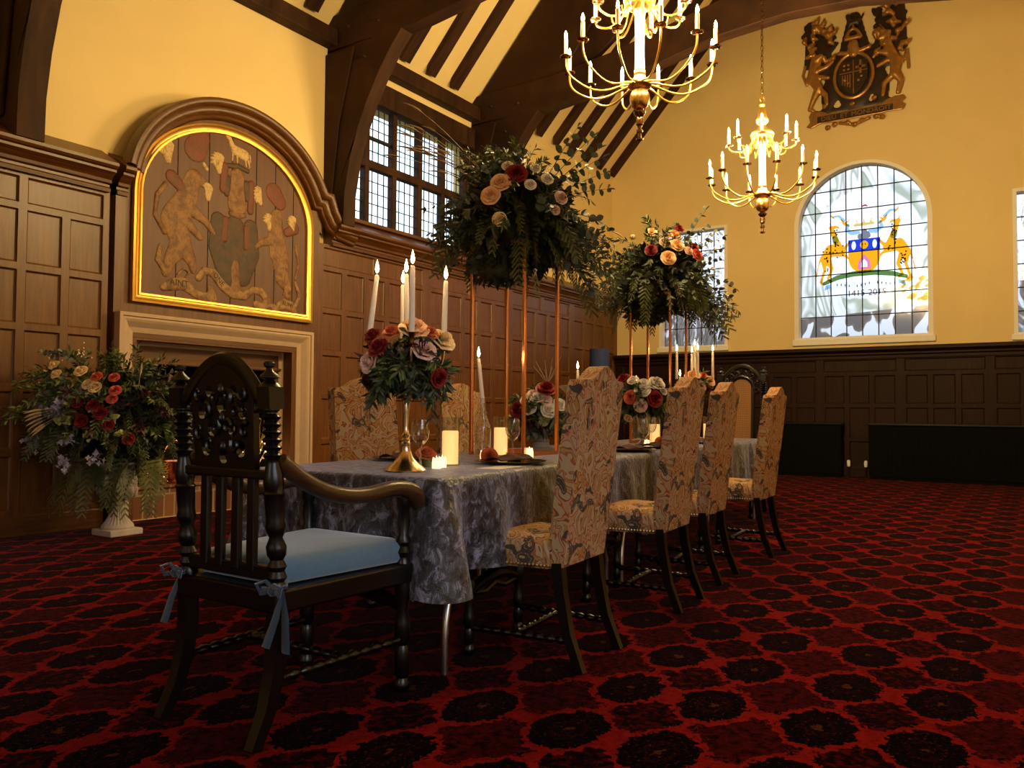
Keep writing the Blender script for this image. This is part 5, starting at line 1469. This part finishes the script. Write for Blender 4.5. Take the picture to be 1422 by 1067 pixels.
for k in range(8): cedar(b.g('cedar'), b.g('stem'), V((rr.uniform(-.35, -.2), -.2, rr.uniform(.2, .7))), V((-.8, -.7, rr.uniform(-.3, .2))), .36, 1.6, rr)
for k in range(14): narrow(b.g('fern'), b.g('stem'), V((rr.uniform(-.25, .2), rr.uniform(-.2, .0), .62)), V((rr.uniform(-.6, .4), -.3, 1)), rr.uniform(.2, .32), .06, .5, rr)
for k in range(7): grass(b.g('straw'), V((-.20, -.3, .40)), V((-.8, -.6, .30 - .10 * k)), .22, .4, rr, .12, .010)
for (px, py) in ((190, 528), (200, 530), (150, 505)): grass(b.g('straw'), V(((px - 165) / 170, -.15, .55)), V((.1, 0, 1)), .14, .2, rr, .10, .008)
UPX = lambda px, py, f=.30: V(((px - 165) / 175, -sqrt(max(.01, f * f - (((px - 165) / 170) ** 2) * .35)), 1 + (568 - py) / 175 - .57))
for (px, py, n_) in ((95, 565, 30), (112, 575, 22), (75, 612, 22), (60, 618, 14), (132, 610, 18), (128, 640, 24), (168, 632, 14), (120, 562, 16)):
    p = UPX(px, py, .42); lm = MB()
    for k in range(n_):
        q = p + V((rr.gauss(0, .035), rr.gauss(0, .02), rr.gauss(0, .035))); d = sph(rr, -.5, 1)
        for j in range(4): leaf(lm, q, frame(d) @ V((cos(j * 1.57), sin(j * 1.57), .5)), d, .022, .016, .3, True)
        lm.tube([q, p + (q - p) * .2 + V((0, .02, 0))], .0015, 4)
    lm.build('lilac_spike', 'lilac', UA, smooth=60)
for (px, py) in ((125, 587), (163, 607), (203, 605), (135, 565), (190, 585)):
    p = UPX(px, py, .42); lm = MB()
    for k in range(16):
        d = sph(rr, -.3, 1); leaf(lm, p + d * .018, d, sph(rr), .05, .035, .4, True)
    lm.build('lime_bloom', 'lime_bloom', UA, smooth=60)
for (px, py) in ((140, 495), (90, 505), (105, 500), (70, 525)):
    p = UPX(px, py, .34)
    for k in range(14): b.g('wax').ball(p + V((rr.gauss(0, .03), rr.gauss(0, .03), rr.gauss(0, .03))), .007, 6, 4)
b.finish()
for (px, py, kind, r) in ((108, 512, 'rose_cream', .042), (112, 524, 'rose_cream', .042), (148, 520, 'rose_cream', .050), (158, 537, 'rose_cream', .046), (167, 541, 'rose_cream', .048), (169, 527, 'rose_coral', .042), (191, 528, 'rose_coral', .040), (193, 545, 'rose_coral', .044), (189, 556, 'rose_coral', .040), (145, 560, 'rose_red', .05), (165, 565, 'rose_red', .05), (150, 585, 'rose_red', .05), (185, 590, 'rose_red', .045), (210, 608, 'rose_red', .045), (86, 550, 'rose_blush', .04), (175, 575, 'rose_red', .05)):
    p = UPX(px, py, .42); rose(kind, UA, p, V((p.x, -.9, (p.z - .3) * 1.2 + .3)), r * .95, spin=px)

# ---- compact arrangements
def dome(label, c, zb, R, roses, seed_, group, dens=1.0, plum=4, droop=1.2):
    """c world place, R radius; roses = (x right, z up, kind, size) in radii"""
    t = thing('flower_arrangement', label, 'flower arrangement', (c[0], c[1], zb), RZ, group)
    b = Bouquet(t, seed_); rr = b.rr
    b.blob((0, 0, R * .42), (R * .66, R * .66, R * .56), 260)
    cc = (0, 0, R * .40)
    b.hemi(cc, R * .6, 'fern', int(16 * dens), R * .62, R * .30, .8, -.3, 1)
    b.hemi(cc, R * .6, 'olive', int(20 * dens), R * .58, R * .26, droop, -.5, .8)
    b.hemi(cc, R * .6, 'euc', int(9 * dens), R * .60, R * .24, .9, -.3, .8)
    b.hemi(cc, R * .6, 'plum', plum, R * .6, R * .32, .5, -.3, .8)
    return t, b
def put_roses(t, R, roses):
    for k, (x, z, kind, r) in enumerate(roses):
        y = -sqrt(max(.05, 1 - x * x - ((z - .45) ** 2) * .8)) * R * .80
        rose(kind, t, (x * R, y, z * R), V((x, -.8, (z - .45) * 1.3 + .15)), r, spin=k * 1.3)
    # and a few at the back that other viewpoints would see
    for k, a in enumerate((40, 90, 140)):
        rose(roses[k % len(roses)][2], t, (R * .7 * cos(radians(a)), R * .7 * sin(radians(a)), R * .6), V((cos(radians(a)), sin(radians(a)), .4)), roses[k % len(roses)][3], spin=k)

# ================================================================ CANDELABRA AND TABLE SETTINGS
def taper(p, q, label, r=.0115, group='lit taper candles', watts=1.1):
    """white taper from p to q with wick and flame"""
    p, q = V(p), V(q); d = q - p; L = d.length
    t = thing('taper_candle', label, 'candle', p, 0, group)
    m = d.to_track_quat('Z', 'Y').to_matrix().to_4x4()
    MB().lathe([(r * 1.05, 0), (r, L * .3), (r * .8, L - .006), (r * .55, L), (0, L - .001)], 14, m).build('wax', 'wax', t)
    MB().tube([m @ V((0, 0, L - .002)), m @ V((.001, 0, L + .012))], .0012, 5).build('wick', 'wick', t)
    MB().lathe([(0, 0), (.0055, .007), (.0082, .017), (.0065, .031), (.0026, .046), (0, .056)], 12, Matrix.Translation(d + V((0, 0, .006)))).build('flame', 'flame', t)
    lamp('flame_light', t, d + V((0, 0, .030)), watts, (1, .58, .24), .012)
    return t
def candelabrum(c, rz, label, arm_r, hcup, mat_='brass'):
    t = thing('candelabrum', label, 'candelabrum', (c[0], c[1], TZ), rz, 'candelabra')
    MB().lathe([(.0, 0), (.080, 0), (.082, .006), (.072, .018), (.050, .035), (.032, .055), (.021, .080), (.016, .105), (.019, .112), (.014, .120)], 32).build('base', mat_, t)
    MB().lathe([(.013, .118), (.018, .126), (.013, .136), (.019, .145), (.012, .156), (.010, .18), (.015, .24), (.017, .28), (.012, .295), (.017, .303), (.015, .318), (.0085, .335), (.008, .44), (.012, .455), (.008, .47), (.008, hcup - .02)], 20).build('stem', mat_, t)
    for k in range(4):
        rot = Matrix.Rotation(k * pi / 2, 4, 'Z')
        a = MB().tube([rot @ p for p in bez((0, 0, .42), (arm_r * .5, 0, .36), (arm_r, 0, .38), (arm_r, 0, hcup - .055), 10)], .0055, 8).build('arm', mat_, t)
        cp = MB().lathe([(.006, -.058), (.024, -.050), (.026, -.045), (.009, -.038), (.010, -.03), (.016, -.006), (.020, 0), (.012, 0), (.011, -.012)], 16, rot @ Matrix.Translation((arm_r, 0, hcup)))
        cp.build('candle_cup', 'bronze', a)
    MB().lathe([(.009, -.045), (.026, -.035), (.010, -.02), (.017, 0), (.012, 0), (.011, -.01)], 16, Matrix.Translation((0, 0, hcup + .02))).build('candle_cup', 'bronze', t)
    return t
CA1 = (2.45, 2.125)
VA = atan2(CA1[1], CA1[0])
candelabrum(CA1, VA + .12, 'nearer silver-gilt candelabrum with flowers round its arms, at the near end of the table', .150, .545, 'silver_gilt')
for k, (lean, lab) in enumerate((((.004, 0), 'front taper on the nearer candelabrum, rising before the middle of the flowers'), ((0, .0), 'left taper on the nearer candelabrum, leaning inward'), ((.0, .0), 'rear taper on the nearer candelabrum, hidden behind the middle ones'), ((0, 0), 'right taper on the nearer candelabrum'))):
    a = VA + .12 + pi + (0, -pi / 2, pi, pi / 2)[k]
    if k == 0: lab = lab
    px_, py_ = CA1[0] + .150 * cos(a), CA1[1] + .150 * sin(a)
    tip = (px_ - .028 * cos(a), py_ - .028 * sin(a)) if k == 1 else (px_ + .006 * cos(a), py_ + .006 * sin(a))
    taper((px_, py_, TZ + .540), (tip[0], tip[1], TZ + .540 + (.262, .245, .235, .235)[k]), lab)
taper((CA1[0], CA1[1], TZ + .56), (CA1[0] - .004, CA1[1] + .004, TZ + .795), 'centre taper on the nearer candelabrum, the tallest of the group')
t, b = dome('round arrangement of mauve and orange roses with trailing leaves on the nearer candelabrum', CA1, TZ + .335, .185, None, 41, 'candelabrum arrangements', 1.3, 6, 1.6)
for k in range(9):
    a = rr.uniform(0, 6.28); narrow(b.g('olive'), b.g('stem'), V((.08 * cos(a), .08 * sin(a), .05)), V((cos(a), sin(a), -.1)), .13, .05, 1.6, b.rr, 8)
for x in (-.115, .10): narrow(b.g('olive'), b.g('stem'), V((x, -.06, .02)), V((x, -.2, -.5)), .15, .045, 1.2, b.rr, 9)
b.finish()
put_roses(t, .185, [(-.72, .52, 'rose_blush', .042), (.45, .78, 'rose_blush', .046), (.80, 1.02, 'rose_cream', .050), (.22, 1.22, 'rose_peach', .056), (-.52, .82, 'rose_red', .040), (-.25, 1.15, 'rose_orange', .035), (-.68, 1.10, 'rose_red', .035), (.75, .20, 'rose_red', .036), (.55, 1.15, 'rose_orange', .034), (-.75, .12, 'plum_leaf', .03)])
CB1 = (6.48, 2.43)
candelabrum(CB1, .52, 'farther candelabrum with peach roses, before the cane armchair', .15, .525)
for k in range(4):
    a = .52 + k * pi / 2; x, y = CB1[0] + .15 * cos(a), CB1[1] + .15 * sin(a)
    taper((x, y, TZ + .52), (x, y, TZ + .755), ('far back taper on the farther candelabrum', 'left rear taper on the farther candelabrum', 'front taper on the farther candelabrum', 'rightmost taper on the farther candelabrum')[k])
taper((CB1[0], CB1[1], TZ + .545), (CB1[0], CB1[1], TZ + .80), 'middle and tallest taper on the farther candelabrum')
t, b = dome('round arrangement of peach roses on the farther candelabrum', CB1, TZ + .36, .165, None, 43, 'candelabrum arrangements', 1.0, 5, 1.4); b.finish()
put_roses(t, .165, [(-.25, 1.12, 'rose_peach', .062), (.05, .62, 'rose_blush', .055), (.62, .90, 'rose_peach', .05), (-.7, .8, 'rose_orange', .04), (.45, .45, 'rose_red', .04), (.3, 1.15, 'rose_orange', .036)])

# low bowls of flowers
LB = (4.37, 2.66)
t = thing('compote_bowl', 'low footed grey bowl of flowers beyond the nearer copper stand', 'bowl', (*LB, TZ))
MB().lathe([(0, 0), (.085, 0), (.088, .008), (.06, .02), (.052, .05), (.058, .056), (.05, .066), (.045, .09), (.08, .10), (.13, .13), (.135, .14), (.12, .14), (.06, .11)], 32).build('bowl', 'grey_stone', t)
t, b = dome('low arrangement of white and red roses in the footed bowl', LB, TZ + .12, .215, None, 51, 'low table flowers', 1.3, 4, 1.0)
for k in range(12): b.g('straw').tube([V((.04, -.05, .3)), V((.04 + b.rr.uniform(-.12, .10), -.05, .43 + b.rr.uniform(-.05, .05)))], [.003, .0015], 4)
for k in range(8): grass(b.g('straw'), V((.10, -.08, .28)), V((1, -.3, .5 - .12 * k)), .10, 1.0, b.rr, .07, .006)
b.finish()
put_roses(t, .215, [(.12, 1.22, 'rose_red', .062), (-.70, .62, 'rose_red', .052), (-.42, .92, 'rose_white', .044), (-.14, .98, 'rose_white', .044), (-.36, .68, 'rose_white', .046), (.20, .62, 'rose_white', .050), (.10, .92, 'rose_blush', .040), (.52, .78, 'rose_white', .044), (.80, .75, 'rose_red', .050), (.05, .30, 'lime_bloom', .030), (-.28, 1.10, 'rose_blush', .03)])
LV = (5.52, 2.47)
t = thing('julep_vase', 'tapered silver vase holding the farther low flowers', 'vase', (*LV, TZ))
MB().lathe([(0, 0), (.055, 0), (.057, .008), (.03, .022), (.018, .045), (.024, .06), (.04, .075), (.046, .12), (.052, .20), (.060, .25), (.055, .25), (.04, .12)], 28).build('vase_body', 'steel', t)
t, b = dome('low arrangement of white roses with one red rose in the silver vase', LV, TZ + .25, .205, None, 57, 'low table flowers', 1.1, 5, 1.2)
for k in range(9): grass(b.g('straw'), V((.12, -.08, .16)), V((1, -.4, .5 - .13 * k)), .12, 1.1, b.rr, .08, .008)
b.finish()
put_roses(t, .205, [(-.45, 1.10, 'rose_white', .040), (-.10, .98, 'rose_white', .045), (-.15, .75, 'rose_white', .055), (.38, 1.0, 'rose_white', .058), (.22, .95, 'rose_white', .040), (.28, .45, 'rose_red', .060), (-.55, .50, 'rose_coral', .050), (-.22, .20, 'rose_blush', .046), (.75, .15, 'lime_bloom', .040), (-.6, -.25, 'rose_peach', .032), (.62, .72, 'rose_white', .03), (-.75, 1.15, 'rose_red', .05)])

def wine_glass(c, label):
    t = thing('wine_glass', label, 'glass', (c[0], c[1], TZ), 0, 'wine glasses')
    MB().lathe([(0, .001), (.034, .001), (.034, .003), (.012, .006), (.0045, .014), (.0040, .085), (.008, .095), (.022, .105), (.034, .125), (.0385, .15), (.036, .185), (.032, .205), (.031, .2052), (.035, .184), (.0372, .15), (.033, .127), (.021, .108), (.006, .099), (0, .099)], 28).build('bowl_and_stem', 'glassware', t)
    return t
def hurricane(c, label, led=True, h=.215, w=1.0):
    t = thing('hurricane_candle', label, 'candle', (c[0], c[1], TZ), 0, 'pillar candles in glass cylinders')
    MB().lathe([(0, .0), (.044, .0), (.044, h), (.0415, h), (.0415, .006), (0, .006)], 30).build('glass_cylinder', 'glassware', t)
    MB().lathe([(0, .007), (.037, .007), (.037, .150), (.033, .154), (.012, .148), (0, .148)], 26).build('pillar_candle', 'led_candle', t)
    return t
def tealight(c, label, z=0):
    t = thing('tealight', label, 'tealight', (c[0], c[1], TZ + z), 0, 'flickering tealights')
    mb = MB(); n = 24; vs = []
    for r, z_ in ((.019, 0), (.0195, .026), (.017, .040), (.012, .038), (.010, .03)):
        for k in range(n): a = 2 * pi * k / n; vs.append((r * cos(a), r * sin(a), z_ + (.007 * (k % 4 > 1) if z_ > .03 else 0)))
    mb.add(vs, [(i * n + k, i * n + (k + 1) % n, (i + 1) * n + (k + 1) % n, (i + 1) * n + k) for i in range(4) for k in range(n)] + [tuple(range(n))[::-1], tuple(4 * n + k for k in range(n))])
    mb.build('holder', 'led_tealight', t, smooth=0)
    MB().lathe([(0, .03), (.004, .034), (.005, .042), (0, .056)], 10).build('flame', 'led_tealight', t)
    return t
def charger(c, label, r=.165, nap=True):
    t = thing('dinner_plate', label, 'plate', (c[0], c[1], TZ), 0, 'black place settings')
    MB().lathe([(0, .004), (.09, .004), (.10, .002), (r * .7, .004), (r, .014), (r + .002, .017), (r - .004, .018), (r * .7, .008), (.09, .008), (0, .008)], 44).build('plate_body', 'plate_black', t)
    return t
def napkin(c, rz, label):
    t = thing('napkin', label, 'napkin', (c[0], c[1], TZ + .018), rz, 'folded dark napkins')
    mb = MB(); n = 12; vs = []
    for j in range(5):
        for i in range(n + 1):
            u = i / n * 2 - 1; v = j / 4 * 2 - 1
            vs.append((u * .155, v * .065 * (1 - .35 * abs(u)), .004 + .024 * (1 - v * v) * (.6 + .4 * cos(u * 5)) ))
    mb.add(vs, [(j * (n + 1) + i, j * (n + 1) + i + 1, (j + 1) * (n + 1) + i + 1, (j + 1) * (n + 1) + i) for j in range(4) for i in range(n)])
    mb.build('folded_cloth', 'napkin', t, smooth=80, solidify=.004)
    return t
def bottle(c, top, label, clabel, lean=(0, 0)):
    t = thing('glass_bottle', label, 'bottle', (c[0], c[1], TZ), 0, 'clear bottles used as candle holders')
    MB().lathe([(0, .004), (.040, .004), (.044, .012), (.044, .15), (.040, .175), (.026, .198), (.018, .206), (.017, .212), (.026, .225), (.026, .235), (.017, .245), (.0155, .30), (.018, .304), (.018, .312), (.013, .312), (.012, .25), (.038, .17), (.041, .14), (.041, .016), (0, .010)], 26).build('bottle_body', 'glassware', t)
    taper((c[0], c[1], TZ + .285), (c[0] + lean[0], c[1] + lean[1], TZ + top), clabel)
bottle((3.42, 2.44), .52, 'clear bottle holding the lit taper, left of the nearer copper stand', 'lit taper standing in the clear bottle by the nearer copper stand', (-.012, .02))
bottle((4.98, 2.73), .54, 'clear bottle behind the nearest tapestry chair', 'lit taper seen just left of the nearest tapestry chair', (0, 0))
bottle((6.15, 2.43), .53, 'clear bottle behind the second tapestry chair', 'lit taper seen between the second chair and the farther flowers', (0, 0))
bottle((6.40, 2.93), .50, 'clear bottle beyond the low white flowers', 'lit taper whose flame shows over the shoulder of the nearest tapestry chair', (0, 0))
wine_glass((2.63, 2.20), 'wine glass right behind the foot of the nearer candelabrum')
wine_glass((3.42, 2.25), 'wine glass in front of the fat glowing pillar, left of the copper rod')
wine_glass((5.35, 2.33), 'wine glass before the farther glowing pillar')
wine_glass((6.05, 2.14), 'wine glass between the second and third tapestry chairs')
wine_glass((5.03, 2.25), 'wine glass at the right edge of the nearest tapestry chair')
hurricane((2.85, 2.21), 'glowing pillar candle in a straight glass, right of the nearer candelabrum')
hurricane((3.62, 2.46), 'glowing pillar candle in a wide glass behind the bottle, left of the middle rods', w=1.3)
hurricane((5.62, 2.42), 'glowing pillar candle in a glass, left of the second tapestry chair')
hurricane((6.30, 2.25), 'glowing pillar candle in a glass, left of the third tapestry chair')
tealight((2.66, 2.135), 'jagged glowing tealight under the dark orange rose')
tealight((2.73, 2.16), 'jagged glowing tealight beside the nearer straight glass')
tealight((3.28, 2.33), 'narrow glowing tealight before the clear bottle')
tealight((3.60, 2.26), 'glowing tealight at the foot of the middle copper rod')
tealight((3.66, 2.30), 'second glowing tealight by the middle copper rod, half hidden')
tealight((5.25, 2.32), 'glowing tealight before the farther silver vase')
def loose_rose(c, z, kind, size, label, d):
    t = thing('loose_rose', label, 'rose', (c[0], c[1], TZ), 0, 'loose roses on the table')
    rose(kind, t, (0, 0, z), d, size, 'rose_head')
    MB().lathe([(0, 0), (.016, .0), (.02, z * .5), (.012, z)], 10).build('calyx', 'fern', t)
    return t
loose_rose((2.70, 2.225), .055, 'rose_orange', .042, 'dark orange rose standing behind the tealight near the candelabrum', V((-.3, -.4, .9)))
loose_rose((3.20, 2.24), .024, 'rose_orange', .040, 'orange rose lying before the fat glowing pillar', V((-.6, -.7, .35)))
loose_rose((5.22, 2.20), .028, 'rose_orange', .044, 'orange rose lying before the second tapestry chair', V((-.6, -.7, .4)))
charger((3.10, 2.05), 'black dinner plate before the nearest tapestry chair'); napkin((3.12, 2.07), TA, 'dark napkin on the plate before the nearest tapestry chair')
charger((3.00, 2.60), 'black dinner plate at the far side, right of the candelabrum foot'); napkin((3.00, 2.60), TA, 'dark napkin on the plate at the far side near the candelabrum')
charger((4.55, 2.13), 'black dinner plate before the second tapestry chair'); napkin((4.55, 2.13), TA, 'dark napkin on the plate before the second tapestry chair')
charger((5.05, 2.17), 'black dinner plate before the third tapestry chair'); napkin((5.05, 2.17), TA, 'dark napkin on the plate before the third tapestry chair')
charger((6.10, 2.25), 'black dinner plate before the farthest right chair'); napkin((6.10, 2.25), TA, 'dark napkin on the plate before the farthest right chair')
t = tag(MB().box((0, 0, .0015), (.30, .105, .002)).build('menu_card', 'paper', smooth=0, loc=(2.90, 1.945, TZ)), 'white menu card lying at the near edge of the table', 'menu card'); t.rotation_euler = (0, 0, TA)

# ================================================================ BEHIND
FL = thing('floor_lamp', 'floor lamp with a dark blue drum shade beyond the table, near the left panelling', 'lamp', (9.85, 5.06, 0))
MB().lathe([(0, 0), (.15, 0), (.15, .02), (.03, .035), (.013, .05), (.013, 1.62)], 24).build('stand', 'bronze', FL)
MB().lathe([(.135, 1.59), (.137, 1.86), (.134, 1.86), (.132, 1.59)], 36).build('lamp_shade', 'shade_blue', FL)
MB().lathe([(0, 1.66), (.02, 1.67), (.03, 1.72), (.015, 1.76), (0, 1.765)], 12).build('bulb', 'white_paint', FL)
# inside the fireplace
TW = thing('twig_bundle', 'bundle of dried twigs wound with tiny fairy lights in the fireplace', 'dried twigs', (5.46, 6.90, .295))
b = MB(); lt = MB(); rr = random.Random(8)
for k in range(60):
    a = rr.uniform(0, 6.28); q = rr.uniform(.1, .45)
    pts = curve_pts((.05 * cos(a), .05 * sin(a), 0), V((q * cos(a), q * sin(a), 1)), rr.uniform(.35, .68), -.1, 7, rr, .12)
    b.tube(pts, [.006 - .0006 * j for j in range(8)], 5)
    for p in pts[3:]:
        leaf(b, p, sph(rr), sph(rr), .04, .02, .3)
    if k % 3 == 0: lt.ball(pts[rr.randint(2, 6)] + V((0, -.01, 0)), .0045, 6, 4)
b.build('twigs', 'straw', TW); lt.build('fairy_lights', 'fairy', TW)
lamp('fairy_glow', TW, (0, -.14, .12), 2.5, (1, .6, .25), .05)
SCU = thing('coal_scuttle', 'copper coal scuttle glinting behind the carved armchair', 'coal scuttle', (4.62, 6.86, .295))
MB().lathe([(0, 0), (.10, 0), (.11, .02), (.10, .04), (.14, .10), (.165, .20), (.15, .21), (.13, .10), (0, .05)], 28).build('pan', 'copper', SCU)
MB().tube([(-.16 * cos(pi * k / 14), 0, .20 + .20 * sin(pi * k / 14)) for k in range(15)], .008, 8).build('handle', 'copper', SCU)
# more fairy lights at the hearth's foot
FW = thing('log_basket', 'wicker log basket with fairy lights at the left of the hearth', 'basket', (4.36, 6.86, .295))
bk = MB()
for k in range(9):
    z = .02 + .022 * k; r = .12 + .02 * sin(k * .3)
    bk.tube([(r * cos(a), r * sin(a), z + .005 * sin(a * 12 + k * pi)) for a in [2 * pi * q / 48 for q in range(49)]], .009, 6, False)
bk.build('wicker', 'cane', FW)
for k in range(5):
    a = k * 1.3; MB().tube([(.05 * cos(a), .05 * sin(a), .03), (.09 * cos(a), .09 * sin(a), .27 + .02 * k)], .03, 10).build('log', 'oak', FW)
lt = MB()
for k in range(14): lt.ball((.13 * cos(k * 1.7), .13 * sin(k * 1.7), .04 + .012 * k), .005, 6, 4)
lt.build('fairy_lights', 'fairy', FW)
